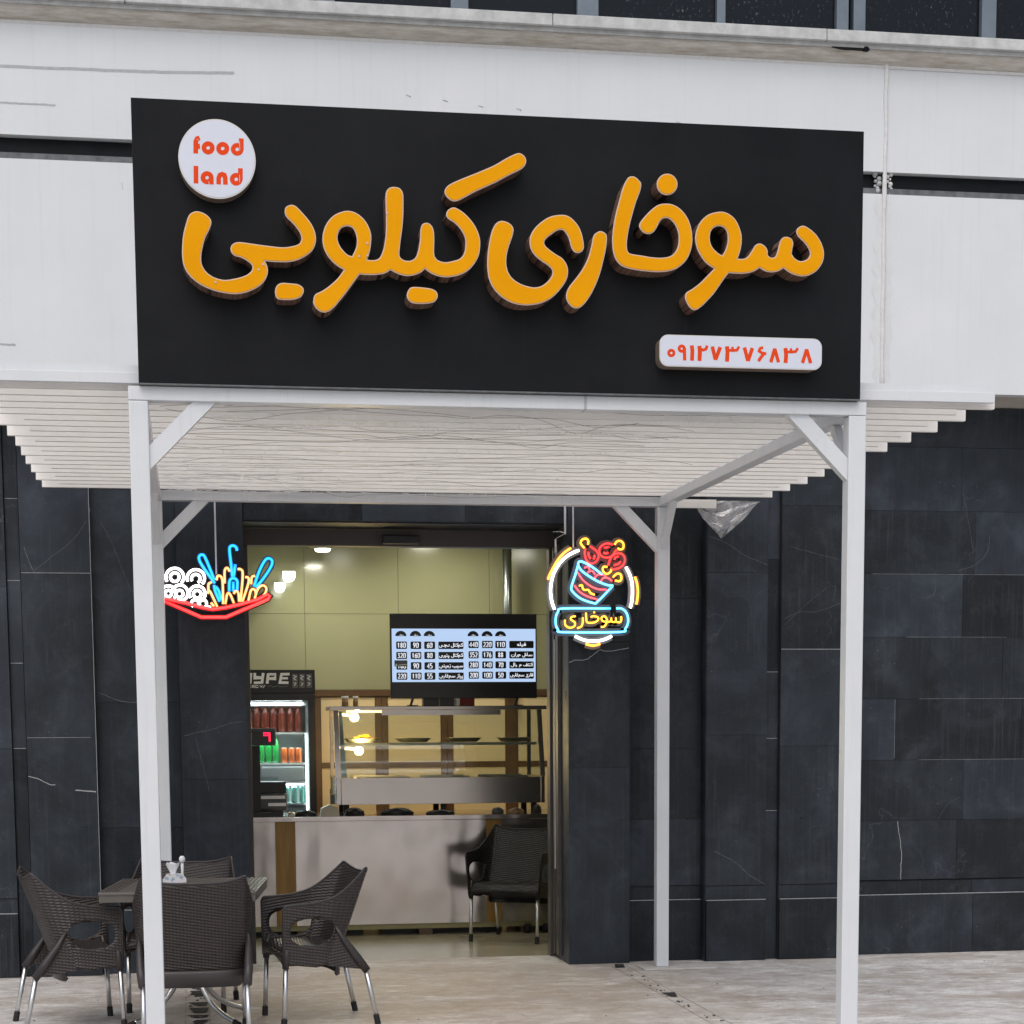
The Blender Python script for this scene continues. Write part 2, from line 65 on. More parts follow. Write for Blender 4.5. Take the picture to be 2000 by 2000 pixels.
 'neon_left': [(0.011,'red',[(0.0736,2.306),(0.2953,2.2099),(0.4441,2.2105),(0.7021,2.322),(0.7131,2.3388),(0.6979,2.3507),(0.6343,2.3168),(0.5276,2.2875),(0.4406,2.268),(0.3636,2.2581),(0.2968,2.2698),(0.2019,2.2956),(0.0787,2.3188)]),(0.0075,'white',[(0.0948,2.4231),(0.0893,2.4385),(0.0888,2.455),(0.0934,2.471),(0.1027,2.485),(0.1157,2.4956),(0.1312,2.5019),(0.1477,2.5031),(0.1636,2.4993),(0.1775,2.4907),(0.1878,2.4781),(0.1938,2.4629),(0.1947,2.4464),(0.1905,2.4303),(0.1816,2.4161)]),(0.0075,'white',[(0.1678,2.4502),(0.1649,2.4389),(0.1574,2.4297),(0.1468,2.4246),(0.1351,2.4245),(0.1248,2.4295),(0.1178,2.4386),(0.1155,2.4499),(0.1184,2.4612),(0.1259,2.4704),(0.1365,2.4755),(0.1481,2.4756),(0.1585,2.4706),(0.1655,2.4616),(0.1678,2.4502)]),(0.0075,'white',[(0.218,2.4255),(0.2153,2.4408),(0.2172,2.4564),(0.2236,2.4708),(0.234,2.4828),(0.2473,2.4914),(0.2625,2.4957),(0.2781,2.4954),(0.2929,2.4906),(0.3053,2.4815),(0.3145,2.4692),(0.3195,2.4545),(0.3199,2.4389),(0.3156,2.4237),(0.3071,2.4103)]),(0.0075,'white',[(0.2446,2.4281),(0.2418,2.4363),(0.2418,2.4451),(0.2448,2.4535),(0.2503,2.4605),(0.2578,2.4653),(0.2664,2.4675),(0.2751,2.4667),(0.283,2.4631),(0.2892,2.4571),(0.293,2.4493),(0.2939,2.4406),(0.2919,2.432),(0.2871,2.4244),(0.2802,2.4188)]),(0.0075,'white',[(0.0656,2.323),(0.0585,2.3355),(0.0558,2.3498),(0.0579,2.3643),(0.0644,2.3775),(0.0747,2.3882),(0.0878,2.3951),(0.1022,2.3975),(0.1165,2.3952),(0.1292,2.3885),(0.139,2.378),(0.1448,2.3648),(0.1461,2.3503),(0.1426,2.336),(0.1349,2.3234)]),(0.0075,'white',[(0.12,2.3524),(0.1179,2.3441),(0.1125,2.3375),(0.1047,2.3337),(0.0963,2.3337),(0.0887,2.3373),(0.0836,2.3439),(0.082,2.3522),(0.0841,2.3605),(0.0895,2.3671),(0.0973,2.3708),(0.1057,2.3709),(0.1133,2.3672),(0.1184,2.3606),(0.12,2.3524)]),(0.0075,'white',[(0.1225,2.3548),(0.1252,2.3694),(0.1322,2.3826),(0.1428,2.3932),(0.1561,2.4001),(0.1707,2.4027),(0.1853,2.4006),(0.1984,2.3942),(0.2088,2.384),(0.2155,2.371),(0.2178,2.3565),(0.2155,2.3418),(0.2088,2.3284),(0.1984,2.3176),(0.1852,2.3103)]),(0.0075,'white',[(0.189,2.3504),(0.1867,2.3411),(0.1805,2.3336),(0.1718,2.3294),(0.1623,2.3293),(0.1538,2.3334),(0.148,2.3409),(0.1461,2.3502),(0.1485,2.3595),(0.1547,2.367),(0.1634,2.3711),(0.1729,2.3712),(0.1814,2.3671),(0.1871,2.3597),(0.189,2.3504)]),(0.0075,'white',[(0.232,2.3268),(0.227,2.3406),(0.2266,2.3553),(0.2307,2.3697),(0.239,2.3822),(0.2506,2.3917),(0.2645,2.3973),(0.2793,2.3984),(0.2936,2.3949),(0.3061,2.3872),(0.3154,2.376),(0.3207,2.3623),(0.3216,2.3475),(0.3178,2.3331),(0.3098,2.3203)]),(0.0075,'white',[(0.2969,2.3486),(0.2943,2.3386),(0.2878,2.3306),(0.2785,2.3261),(0.2683,2.3261),(0.2592,2.3305),(0.253,2.3384),(0.251,2.3483),(0.2535,2.3583),(0.2601,2.3663),(0.2694,2.3708),(0.2796,2.3708),(0.2887,2.3664),(0.2948,2.3585),(0.2969,2.3486)]),(0.0075,'white',[(0.2479,2.2748),(0.2423,2.2796),(0.2388,2.286),(0.2377,2.2934),(0.2391,2.3007),(0.243,2.3072),(0.2489,2.312),(0.256,2.3146),(0.2634,2.3147),(0.2704,2.3121),(0.276,2.3074),(0.2796,2.3009),(0.2807,2.2936),(0.2792,2.2862),(0.2753,2.2797)]),(0.0075,'white',[(0.2881,2.2829),(0.2859,2.2886),(0.2855,2.2947),(0.2868,2.3007),(0.2898,2.3062),(0.2942,2.3106),(0.2996,2.3137),(0.3056,2.3151),(0.3118,2.3148),(0.3175,2.3128),(0.3224,2.3092),(0.326,2.3043),(0.3281,2.2986),(0.3285,2.2925),(0.327,2.2864)]),(0.0075,'white',[(0.3161,2.2746),(0.3543,2.27)]),(0.0075,'white',[(0.1548,2.3168),(0.1831,2.3074)]),(0.0095,'blue',[(0.3817,2.4135),(0.3124,2.5131),(0.2906,2.5558),(0.2925,2.5772),(0.3094,2.5844),(0.328,2.5656),(0.3798,2.4326)]),(0.0095,'blue',[(0.3767,2.4039),(0.383,2.3658),(0.4079,2.3037)]),(0.0095,'blue',[(0.3861,2.3945),(0.4045,2.3659),(0.4153,2.3133)]),(0.0095,'blue',[(0.5181,2.6101),(0.5162,2.6291),(0.4973,2.6408),(0.4779,2.6335),(0.4749,2.6049),(0.4825,2.5192),(0.4881,2.4524)]),(0.0095,'blue',[(0.5067,2.5289),(0.4953,2.4525)]),(0.0095,'blue',[(0.4669,2.3662),(0.4708,2.4284),(0.4928,2.4453),(0.5164,2.4287),(0.5141,2.3713)]),(0.0095,'blue',[(0.491,2.3664),(0.4923,2.4238)]),(0.0095,'blue',[(0.6168,2.3958),(0.6526,2.4918),(0.6877,2.5543),(0.7121,2.5664),(0.731,2.5498),(0.7206,2.5115),(0.6708,2.4393),(0.6263,2.3911)]),(0.0075,'amber',[(0.3423,2.3655),(0.3433,2.4085),(0.3627,2.4206)]),(0.0075,'amber',[(0.3918,2.4327),(0.3996,2.459),(0.421,2.452),(0.4287,2.4138),(0.4277,2.2895)]),(0.0075,'amber',[(0.4407,2.4139),(0.4425,2.4903),(0.4582,2.5071),(0.4721,2.4857)]),(0.0075,'amber',[(0.5204,2.5004),(0.5396,2.4982),(0.5509,2.4672),(0.5338,2.3043)]),(0.0075,'amber',[(0.565,2.4529),(0.5842,2.4483),(0.5835,2.4148),(0.5449,2.3044)]),(0.0075,'amber',[(0.6002,2.4101),(0.606,2.4532),(0.6254,2.4605)]),(0.0075,'amber',[(0.5811,2.3094),(0.5994,2.3742),(0.6212,2.3767),(0.6279,2.3528)]),(0.0075,'amber',[(0.62,2.3239),(0.6406,2.3816),(0.67,2.4034),(0.6914,2.3891),(0.6859,2.3579),(0.6587,2.3265)]),(0.0075,'amber',[(0.3371,2.3512),(0.3495,2.368),(0.3927,2.2726)]),(0.0075,'amber',[(0.355,2.2987),(0.3736,2.2749)]),(0.0075,'amber',[(0.4411,2.2895),(0.4545,2.3494),(0.4713,2.3495),(0.4941,2.2946)]),(0.0075,'amber',[(0.493,2.352),(0.5078,2.3689),(0.5219,2.3546),(0.5256,2.3043)])],
}
SCREWS = [(0.95, 3.457), (0.9833, 3.5088), (0.984, 3.461), (1.067, 3.6311), (0.5397, 3.3913), (0.5588, 3.412), (0.3656, 3.3355)]

# ------------------------------------------------------------------ materials
MATS = {}
class NT:
    def __init__(s, name, rough=0.5, metal=0.0, spec=0.5):
        s.m = bpy.data.materials.new(name); s.m.use_nodes = True
        s.n, s.l = s.m.node_tree.nodes, s.m.node_tree.links
        s.b = s.n['Principled BSDF']
        s.b.inputs['Roughness'].default_value = rough
        s.b.inputs['Metallic'].default_value = metal
        s.b.inputs['Specular IOR Level'].default_value = spec
        MATS[name] = s.m
    def new(s, t, **kw):
        n = s.n.new(t)
        for k, v in kw.items():
            if k.startswith('i_'):
                n.inputs[k[2:].replace('_', ' ')].default_value = v
            else: setattr(n, k, v)
        return n
    def coord(s, out='Object', scale=(1, 1, 1)):
        tc = s.n.new('ShaderNodeTexCoord'); mp = s.n.new('ShaderNodeMapping')
        mp.inputs['Scale'].default_value = scale
        s.l.new(tc.outputs[out], mp.inputs[0]); return mp.outputs[0]
    def noise(s, scale, detail=4, rough=0.55, vec=None, dist=0.0):
        n = s.new('ShaderNodeTexNoise'); n.inputs['Scale'].default_value = scale
        n.inputs['Detail'].default_value = detail; n.inputs['Roughness'].default_value = rough
        n.inputs['Distortion'].default_value = dist
        if vec is not None: s.l.new(vec, n.inputs['Vector'])
        return n.outputs[0]
    def ramp(s, fac, stops):
        r = s.n.new('ShaderNodeValToRGB'); e = r.color_ramp.elements
        while len(e) < len(stops): e.new(0.5)
        for k, (p, c) in enumerate(stops):
            e[k].position = p; e[k].color = (c if len(c) == 4 else (*c, 1))
        s.l.new(fac, r.inputs[0]); return r.outputs[0]
    def mix(s, fac, a, b, mode='MIX'):
        m = s.n.new('ShaderNodeMix'); m.data_type = 'RGBA'; m.blend_type = mode
        for sock, v in ((m.inputs[0], fac), (m.inputs[6], a), (m.inputs[7], b)):
            if hasattr(v, 'is_linked') or hasattr(v, 'links'): s.l.new(v, sock)
            elif isinstance(v, (int, float)): sock.default_value = v
            else: sock.default_value = (*v, 1)
        return m.outputs[2]
    def math(s, op, a, b=None, c=None):
        m = s.n.new('ShaderNodeMath'); m.operation = op
        for k, v in enumerate((a, b, c)):
            if v is None: continue
            if isinstance(v, (int, float)): m.inputs[k].default_value = v
            else: s.l.new(v, m.inputs[k])
        return m.outputs[0]
    def color(s, c):
        if isinstance(c, tuple): s.b.inputs['Base Color'].default_value = (*c, 1)
        else: s.l.new(c, s.b.inputs['Base Color'])
    def bump(s, h, strength=0.3, dist=0.01):
        b = s.n.new('ShaderNodeBump'); b.inputs['Strength'].default_value = strength
        b.inputs['Distance'].default_value = dist
        s.l.new(h, b.inputs['Height']); s.l.new(b.outputs[0], s.b.inputs['Normal'])
    def emit(s, c, st):
        s.b.inputs['Emission Color'].default_value = (*c, 1)
        s.b.inputs['Emission Strength'].default_value = st

def plain(name, c, rough=0.5, metal=0.0, var=0.08, scale=8.0, bump=0.0, spec=0.5):
    t = NT(name, rough, metal, spec)
    n = t.noise(scale, 5, 0.6, t.coord())
    lo = tuple(x * (1 - var) for x in c); hi = tuple(min(1, x * (1 + var)) for x in c)
    t.color(t.ramp(n, [(0.3, lo), (0.7, hi)]))
    if bump: t.bump(t.noise(scale * 12, 4, 0.6, t.coord()), bump, 0.004)
    return t.m

def glow(name, c, st, base=None):
    t = NT(name, 0.4); t.color(base or c); t.emit(c, st); return t.m

def mat_facade():
    t = NT('facade_paint', 0.6)
    streak = t.noise(1.0, 6, 0.65, t.coord(scale=(28, 28, 0.7)))
    blotch = t.noise(1.3, 5, 0.6, t.coord())
    fine = t.noise(60, 3, 0.6, t.coord())
    c = t.ramp(blotch, [(0.25, (0.625, 0.655, 0.68)), (0.75, (0.70, 0.72, 0.745))])
    c = t.mix(t.ramp(streak, [(0.54, (0, 0, 0)), (0.85, (0.32, 0.32, 0.32))]), c, (0.49, 0.50, 0.50))
    c = t.mix(t.ramp(fine, [(0.66, (0, 0, 0)), (0.75, (0.25, 0.25, 0.25))]), c, (0.45, 0.45, 0.44))
    t.color(c); t.bump(t.noise(35, 5, 0.6, t.coord()), 0.12, 0.004); return t.m

def mat_stone():
    t = NT('dark_stone', 0.36, 0.0, 0.26)
    oi = t.n.new('ShaderNodeObjectInfo')
    vo = t.coord()
    cloud = t.noise(2.4, 7, 0.62, vo, 0.6)
    c = t.ramp(cloud, [(0.25, (0.0095, 0.0120, 0.0155)), (0.5, (0.0170, 0.0220, 0.0290)), (0.78, (0.042, 0.052, 0.065))])
    per = t.math('MULTIPLY_ADD', t.math('POWER', oi.outputs['Random'], 1.2), 1.05, 0.50)
    sc = t.n.new('ShaderNodeVectorMath'); sc.operation = 'SCALE'
    t.l.new(c, sc.inputs[0]); t.l.new(per, sc.inputs['Scale'])
    c = sc.outputs[0]
    # hair-fine white veins
    dv = t.new('ShaderNodeTexNoise'); dv.inputs['Scale'].default_value = 1.5; dv.inputs['Detail'].default_value = 5
    t.l.new(vo, dv.inputs['Vector'])
    v = t.math('ABSOLUTE', t.math('SUBTRACT', dv.outputs[0], 0.52))
    mask = t.noise(1.1, 2, 0.5, t.coord(scale=(1.3, 1, 0.9)))
    vein = t.math('MULTIPLY', t.ramp(v, [(0.0, (1, 1, 1)), (0.0016, (0, 0, 0))]), t.ramp(mask, [(0.52, (0, 0, 0)), (0.62, (1, 1, 1))]))
    c = t.mix(t.math('MULTIPLY', vein, 0.22), c, (0.2, 0.22, 0.24))
    # dust specks and vertical water streaks
    sp = t.new('ShaderNodeTexVoronoi'); sp.inputs['Scale'].default_value = 26
    t.l.new(vo, sp.inputs['Vector'])
    spm = t.math('MULTIPLY', t.ramp(sp.outputs['Distance'], [(0.0, (1, 1, 1)), (0.12, (0, 0, 0))]),
                 t.ramp(t.noise(2.3, 5, 0.6, vo), [(0.52, (0, 0, 0)), (0.64, (1, 1, 1))]))
    c = t.mix(t.math('MULTIPLY', spm, 0.85), c, (0.26, 0.275, 0.29))
    st = t.noise(1.0, 6, 0.7, t.coord(scale=(55, 55, 1.6)))
    wet = t.ramp(t.noise(0.9, 4, 0.6, vo), [(0.45, (0.25,) * 3), (0.62, (1,) * 3)])
    c = t.mix(t.math('MULTIPLY', t.ramp(st, [(0.52, (0, 0, 0)), (0.78, (0.5, 0.5, 0.5))]), wet), c, (0.1, 0.11, 0.125))
    haze = t.noise(4.5, 8, 0.72, vo, 0.3)
    c = t.mix(t.ramp(haze, [(0.52, (0, 0, 0)), (0.74, (0.30, 0.30, 0.30))]), c, (0.075, 0.086, 0.10))
    grit = t.noise(95, 4, 0.7, vo)
    c = t.mix(t.ramp(grit, [(0.60, (0, 0, 0)), (0.72, (0.35, 0.35, 0.35))]), c, (0.12, 0.13, 0.14))
    t.color(c)
    rr = t.ramp(t.noise(5, 5, 0.6, vo), [(0.3, (0.27,) * 3), (0.7, (0.52,) * 3)])
    t.l.new(rr, t.b.inputs['Roughness'])
    t.bump(t.noise(38, 6, 0.6, vo), 0.1, 0.004); return t.m

def mat_ground():
    t = NT('pavement_stone', 0.62)
    vo = t.coord(out='Object')
    st = t.math('ADD', t.math('MULTIPLY', t.noise(1.0, 9, 0.66, t.coord(scale=(2.6, 3.0, 1)), 0.3), 0.5), t.math('MULTIPLY', t.noise(1.0, 8, 0.7, t.coord(scale=(11, 15, 1)), 0.6), 0.5))
    big = t.noise(0.8, 4, 0.55, vo)
    fine = t.noise(70, 4, 0.6, vo)
    c = t.ramp(st, [(0.36, (0.30, 0.255, 0.225)), (0.45, (0.48, 0.445, 0.42)), (0.52, (0.61, 0.59, 0.575)), (0.60, (0.80, 0.79, 0.78))])
    c = t.mix(t.ramp(big, [(0.45, (0, 0, 0)), (0.72, (0.35, 0.35, 0.35))]), c, (0.60, 0.59, 0.585))
    # walked-in brown stain in front of the shop door
    tc = t.n.new('ShaderNodeTexCoord'); mp = t.n.new('ShaderNodeMapping')
    mp.inputs['Location'].default_value = (-0.62, -1.22, 0); mp.inputs['Scale'].default_value = (0.42, 0.42, 1)
    t.l.new(tc.outputs['Object'], mp.inputs[0])
    g = t.n.new('ShaderNodeTexGradient'); g.gradient_type = 'SPHERICAL'; t.l.new(mp.outputs[0], g.inputs[0])
    stain = t.math('MULTIPLY', t.ramp(g.outputs[1], [(0.0, (0, 0, 0)), (0.6, (1, 1, 1))]), t.ramp(st, [(0.3, (1, 1, 1)), (0.75, (0.35,) * 3)]))
    c = t.mix(t.math('MULTIPLY', stain, 0.95), c, (0.43, 0.325, 0.225))
    dk = t.noise(3.2, 6, 0.7, t.coord(scale=(1, 2.6, 1)), 0.8)
    c = t.mix(t.ramp(dk, [(0.66, (0, 0, 0)), (0.72, (0.5,) * 3)]), c, (0.16, 0.145, 0.13))
    soft = t.noise(1.5, 5, 0.6, t.coord(scale=(1.0, 2.2, 1)), 0.6)
    c = t.mix(t.ramp(soft, [(0.50, (0, 0, 0)), (0.66, (0.55,) * 3)]), c, (0.40, 0.335, 0.275))
    chalk = t.noise(1.9, 7, 0.7, t.coord(scale=(1.0, 2.6, 1)), 0.9)
    c = t.mix(t.ramp(chalk, [(0.56, (0, 0, 0)), (0.66, (0.6,) * 3)]), c, (0.84, 0.82, 0.79))
    c = t.mix(t.ramp(fine, [(0.35, (0.25,) * 3), (0.55, (0, 0, 0))]), c, (0.2, 0.18, 0.16))
    t.color(c)
    h = t.math('ADD', t.noise(1.0, 8, 0.7, t.coord(scale=(7, 10, 1)), 1.0), t.math('MULTIPLY', fine, 0.3))
    t.bump(h, 0.55, 0.012); return t.m

def mat_weave(name, lo, hi):
    t = NT(name, 0.40, 0.0, 0.5)
    uv = t.coord(out='UV')
    sp = t.n.new('ShaderNodeSeparateXYZ'); t.l.new(uv, sp.inputs[0])
    u = t.math('DIVIDE', sp.outputs[0], 0.017)
    col = t.math('MULTIPLY', t.math('FLOOR', u), math.pi)
    bulge = t.math('ABSOLUTE', t.math('SINE', t.math('MULTIPLY', u, math.pi)))
    ph = t.math('ADD', t.math('MULTIPLY', sp.outputs[1], 2 * math.pi / 0.0155), t.math('MULTIPLY', bulge, 0.9))
    st = t.math('MULTIPLY_ADD', t.math('SINE', t.math('ADD', ph, t.math('MULTIPLY', col, 0.35))), 0.5, 0.5)
    h = t.math('MULTIPLY', st, t.math('MULTIPLY_ADD', bulge, 0.6, 0.4))
    c = t.ramp(h, [(0.04, tuple(x * .42 for x in lo)), (0.35, lo), (0.9, hi)])
    t.color(t.mix(t.ramp(t.noise(7, 4, 0.6, t.coord()), [(0.4, (0, 0, 0)), (0.8, (0.35,) * 3)]), c, hi))
    t.bump(h, 0.7, 0.005); return t.m

def mat_steel(name, base=(0.55, 0.54, 0.52), rough=0.3, wob=0.25, scale=2.0):
    t = NT(name, rough, 1.0)
    n = t.noise(scale, 1, 0.4, t.coord(scale=(1.2, 1.2, 0.55)))
    t.color(t.ramp(t.noise(3, 4, 0.6, t.coord()), [(0.3, tuple(x * .88 for x in base)), (0.7, base)]))
    t.bump(n, wob, 0.05); return t.m

def mat_glass(name, c=(0.9, 0.95, 0.93), rough=0.02, alpha=0.16):
    t = NT(name, rough)
    g = t.n.new('ShaderNodeBsdfGlossy'); g.inputs['Roughness'].default_value = rough
    tr = t.n.new('ShaderNodeBsdfTransparent'); tr.inputs[0].default_value = (*c, 1)
    mx = t.n.new('ShaderNodeMixShader'); mx.inputs[0].default_value = alpha
    fr = t.n.new('ShaderNodeFresnel'); fr.inputs[0].default_value = 1.45
    t.l.new(t.math('MAXIMUM', fr.outputs[0], alpha * 0.5), mx.inputs[0])
    t.l.new(tr.outputs[0], mx.inputs[1]); t.l.new(g.outputs[0], mx.inputs[2])
    t.l.new(mx.outputs[0], t.n['Material Output'].inputs[0]); t.n.remove(t.b)
    return t.m

def mat_window():
    t = NT('dark_window_glass', 0.08, 0.0, 0.22)
    n = t.noise(60, 4, 0.7, t.coord(scale=(1, 1, 0.5)))
    dirt = t.math('MULTIPLY', t.ramp(n, [(0.6, (0, 0, 0)), (0.72, (1, 1, 1))]), t.ramp(t.noise(1.2, 3, 0.5, t.coord()), [(0.42, (0.05,) * 3), (0.6, (0.7,) * 3)]))
    t.color(t.mix(dirt, (0.007, 0.010, 0.014), (0.22, 0.24, 0.25)))
    return t.m

def mat_letterface():
    t = NT('amber_acrylic', 0.5, 0, 0.03)
    ch = t.new('ShaderNodeTexChecker'); ch.inputs['Scale'].default_value = 190
    ch.inputs['Color1'].default_value = (0.80, 0.345, 0.004, 1); ch.inputs['Color2'].default_value = (0.72, 0.300, 0.003, 1)
    mp = t.n.new('ShaderNodeMapping'); tc = t.n.new('ShaderNodeTexCoord'); mp.inputs['Rotation'].default_value = (0, R_(8), 0)
    t.l.new(tc.outputs['Object'], mp.inputs[0]); t.l.new(mp.outputs[0], ch.inputs['Vector'])
    t.color(t.mix(0.5, ch.outputs[0], t.ramp(t.noise(3, 4, .6, t.coord()), [(0.3, (0.74, 0.30, 0.003)), (0.7, (0.84, 0.37, 0.006))])))
    return t.m

def mat_return():
    t = NT('bronze_return', 0.45, 0.25)
    b = t.new('ShaderNodeTexBrick'); b.inputs['Scale'].default_value = 1
    b.inputs['Brick Width'].default_value = .022; b.inputs['Row Height'].default_value = .04; b.inputs['Mortar Size'].default_value = .0016
    b.inputs['Color1'].default_value = (0.19, 0.105, 0.075, 1); b.inputs['Color2'].default_value = (0.27, 0.165, 0.12, 1); b.inputs['Mortar'].default_value = (0.02, 0.012, 0.01, 1)
    mp = t.n.new('ShaderNodeMapping'); tc = t.n.new('ShaderNodeTexCoord'); mp.inputs['Rotation'].default_value = (R_(90), 0, 0)
    t.l.new(tc.outputs['Object'], mp.inputs[0]); t.l.new(mp.outputs[0], b.inputs['Vector'])
    t.color(b.outputs[0]); return t.m

def mat_film():
    t = NT('clear_film', 0.25)
    g = t.n.new('ShaderNodeBsdfGlossy'); g.inputs['Roughness'].default_value = 0.18; g.inputs[0].default_value = (0.9, 0.9, 0.92, 1)
    d = t.n.new('ShaderNodeBsdfDiffuse'); d.inputs[0].default_value = (0.85, 0.85, 0.86, 1)
    tr = t.n.new('ShaderNodeBsdfTransparent')
    m1 = t.n.new('ShaderNodeMixShader'); m1.inputs[0].default_value = 0.5
    t.l.new(g.outputs[0], m1.inputs[1]); t.l.new(d.outputs[0], m1.inputs[2])
    m2 = t.n.new('ShaderNodeMixShader')
    t.l.new(t.ramp(t.noise(11, 6, 0.7, t.coord(), 2.0), [(0.35, (0.22,) * 3), (0.7, (0.75,) * 3)]), m2.inputs[0])
    t.l.new(tr.outputs[0], m2.inputs[1]); t.l.new(m1.outputs[0], m2.inputs[2])
    t.l.new(m2.outputs[0], t.n['Material Output'].inputs[0]); t.n.remove(t.b); return t.m

def mat_roofsheet():
    t = NT('film_roof', 0.4)
    tl = t.n.new('ShaderNodeBsdfTranslucent'); tl.inputs[0].default_value = (0.85, 0.85, 0.83, 1)
    tr = t.n.new('ShaderNodeBsdfTransparent'); mx = t.n.new('ShaderNodeMixShader')
    t.l.new(t.ramp(t.noise(2, 4, 0.6, t.coord()), [(0.3, (0.3,) * 3), (0.7, (0.5,) * 3)]), mx.inputs[0])
    t.l.new(tr.outputs[0], mx.inputs[1]); t.l.new(tl.outputs[0], mx.inputs[2])
    t.l.new(mx.outputs[0], t.n['Material Output'].inputs[0]); t.n.remove(t.b); return t.m

def mat_wood():
    t = NT('gold_wood_strip', 0.35)
    n = t.noise(1.0, 6, 0.6, t.coord(scale=(18, 18, 1.6)), 1.0)
    t.color(t.ramp(n, [(0.3, (0.24, 0.12, 0.02)), (0.7, (0.42, 0.235, 0.05))])); return t.m

mat_facade(); mat_stone(); mat_ground(); mat_weave('wicker_plastic', (0.026, 0.020, 0.019), (0.060, 0.045, 0.042)); mat_weave('wicker_shaded', (0.008, 0.0075, 0.0075), (0.014, 0.013, 0.013)); mat_window(); mat_letterface(); mat_return(); mat_film(); mat_wood(); mat_roofsheet()
mat_steel('steel_counter', (0.60, 0.56, 0.535), 0.18, 0.34, 3.2)
mat_steel('steel_case', (0.58, 0.54, 0.51), 0.2, 0.12, 1.3)
mat_steel('aluminium_leg', (0.72, 0.73, 0.74), 0.33, 0.03, 20)
mat_steel('steel_pipe', (0.42, 0.46, 0.46), 0.32, 0.1, 4)
mat_glass('case_glass'); mat_glass('fridge_glass', (0.85, 0.9, 0.9), 0.03, 0.12)
def mat_white_steel():
    t = NT('white_steel', 0.4)
    c = t.ramp(t.noise(5, 5, 0.6, t.coord()), [(0.3, (0.62, 0.645, 0.67)), (0.7, (0.665, 0.685, 0.71))])
    st = t.noise(1.0, 5, 0.65, t.coord(scale=(40, 40, 1.5)))
    c = t.mix(t.ramp(st, [(0.56, (0, 0, 0)), (0.85, (0.35,) * 3)]), c, (0.45, 0.44, 0.42))
    vo = t.new('ShaderNodeTexVoronoi'); vo.inputs['Scale'].default_value = 9; t.l.new(t.coord(scale=(1, 1, .6)), vo.inputs['Vector'])
    chip = t.math('MULTIPLY', t.ramp(vo.outputs['Distance'], [(0.0, (1, 1, 1)), (0.055, (0, 0, 0))]), t.ramp(t.noise(1.7, 3, .5, t.coord()), [(0.53, (0, 0, 0)), (0.58, (1, 1, 1))]))
    t.color(t.mix(t.math('MULTIPLY', chip, .8), c, (0.16, 0.13, 0.11))); t.bump(t.noise(40, 4, .6, t.coord()), .08, .003)
mat_white_steel()
plain('slat_paint', (0.79, 0.765, 0.73), 0.5, 0, 0.05, 4)

plain('ledge_stone', (0.50, 0.51, 0.51), 0.7, 0, 0.18, 14, 0.3)
def mat_cove():
    t = NT('dusty_cove', 0.8)
    n = t.noise(1.0, 6, 0.7, t.coord(scale=(6, 30, 40)))
    t.color(t.ramp(n, [(0.3, (0.36, 0.33, 0.27)), (0.5, (0.52, 0.49, 0.44)), (0.7, (0.64, 0.625, 0.59))])); t.bump(n, .4, .01); return t.m
mat_cove()
plain('grout', (0.022, 0.025, 0.029), 0.8, 0, 0.3, 20)
plain('grout_and_edge_light', (0.33, 0.345, 0.36), 0.7, 0, 0.25, 40)
plain('band_black', (0.009, 0.0105, 0.013), 0.5, 0, 0.3, 6, 0, 0.15)
plain('band_lip', (0.11, 0.118, 0.125), 0.6, 0, 0.35, 20)
plain('scuff_grey', (0.40, 0.415, 0.43), 0.7, 0, 0.12, 30)
plain('caulk_white', (0.66, 0.66, 0.66), 0.6, 0, 0.08, 30, 0.3)
plain('render_patch', (0.645, 0.665, 0.68), 0.75, 0, 0.05, 14, 0.3)
plain('window_alu', (0.15, 0.185, 0.22), 0.4, 0.2, 0.1, 10)
def mat_sign():
    t = NT('sign_black', 0.42, 0, 0.12)
    c = t.ramp(t.noise(1.4, 6, 0.7, t.coord()), [(0.3, (0.0055, 0.0062, 0.0075)), (0.75, (0.0125, 0.0135, 0.0155))])
    sp = t.noise(130, 3, 0.6, t.coord())
    c = t.mix(t.ramp(sp, [(0.62, (0, 0, 0)), (0.8, (0.5,) * 3)]), c, (0.05, 0.052, 0.056))
    st = t.noise(1.0, 5, .7, t.coord(scale=(30, 30, 1.2)))
    c = t.mix(t.ramp(st, [(0.6, (0, 0, 0)), (0.85, (0.3,) * 3)]), c, (0.03, 0.031, 0.034))
    t.color(c); t.bump(t.noise(1.1, 2, .5, t.coord()), .25, .05)
mat_sign()
plain('trim_peach', (0.62, 0.47, 0.36), 0.4, 0, 0.05)
plain('trim_white', (0.62, 0.60, 0.58), 0.4, 0, 0.05)
plain('plate_white', (0.62, 0.655, 0.74), 0.3, 0, 0.015)
plain('sign_red', (0.74, 0.065, 0.012), 0.5, 0, 0.05, 8, 0, 0.08)
plain('plate_side', (0.20, 0.155, 0.12), 0.6, 0.1, 0.35, 90, 0.3)
plain('chair_plastic', (0.036, 0.030, 0.031), 0.4, 0, 0.12, 10)
plain('rubber_black', (0.010, 0.009, 0.009), 0.6)
plain('table_plastic', (0.105, 0.092, 0.083), 0.38, 0, 0.12, 12)
plain('door_alu', (0.085, 0.076, 0.070), 0.35, 0.3, 0.15, 8)
plain('door_dark', (0.055, 0.046, 0.042), 0.4, 0.1, 0.1, 8)
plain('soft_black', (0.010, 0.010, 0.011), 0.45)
plain('screen_bezel', (0.010, 0.0103, 0.011), 0.25)
plain('olive_tile', (0.285, 0.28, 0.165), 0.16, 0, 0.03, 3)
plain('tile_joint', (0.24, 0.235, 0.135), 0.7)
plain('room_wall', (0.46, 0.44, 0.30), 0.5, 0, 0.04, 4)
plain('cupboard_cream', (0.62, 0.50, 0.30), 0.35, 0, 0.03, 3)
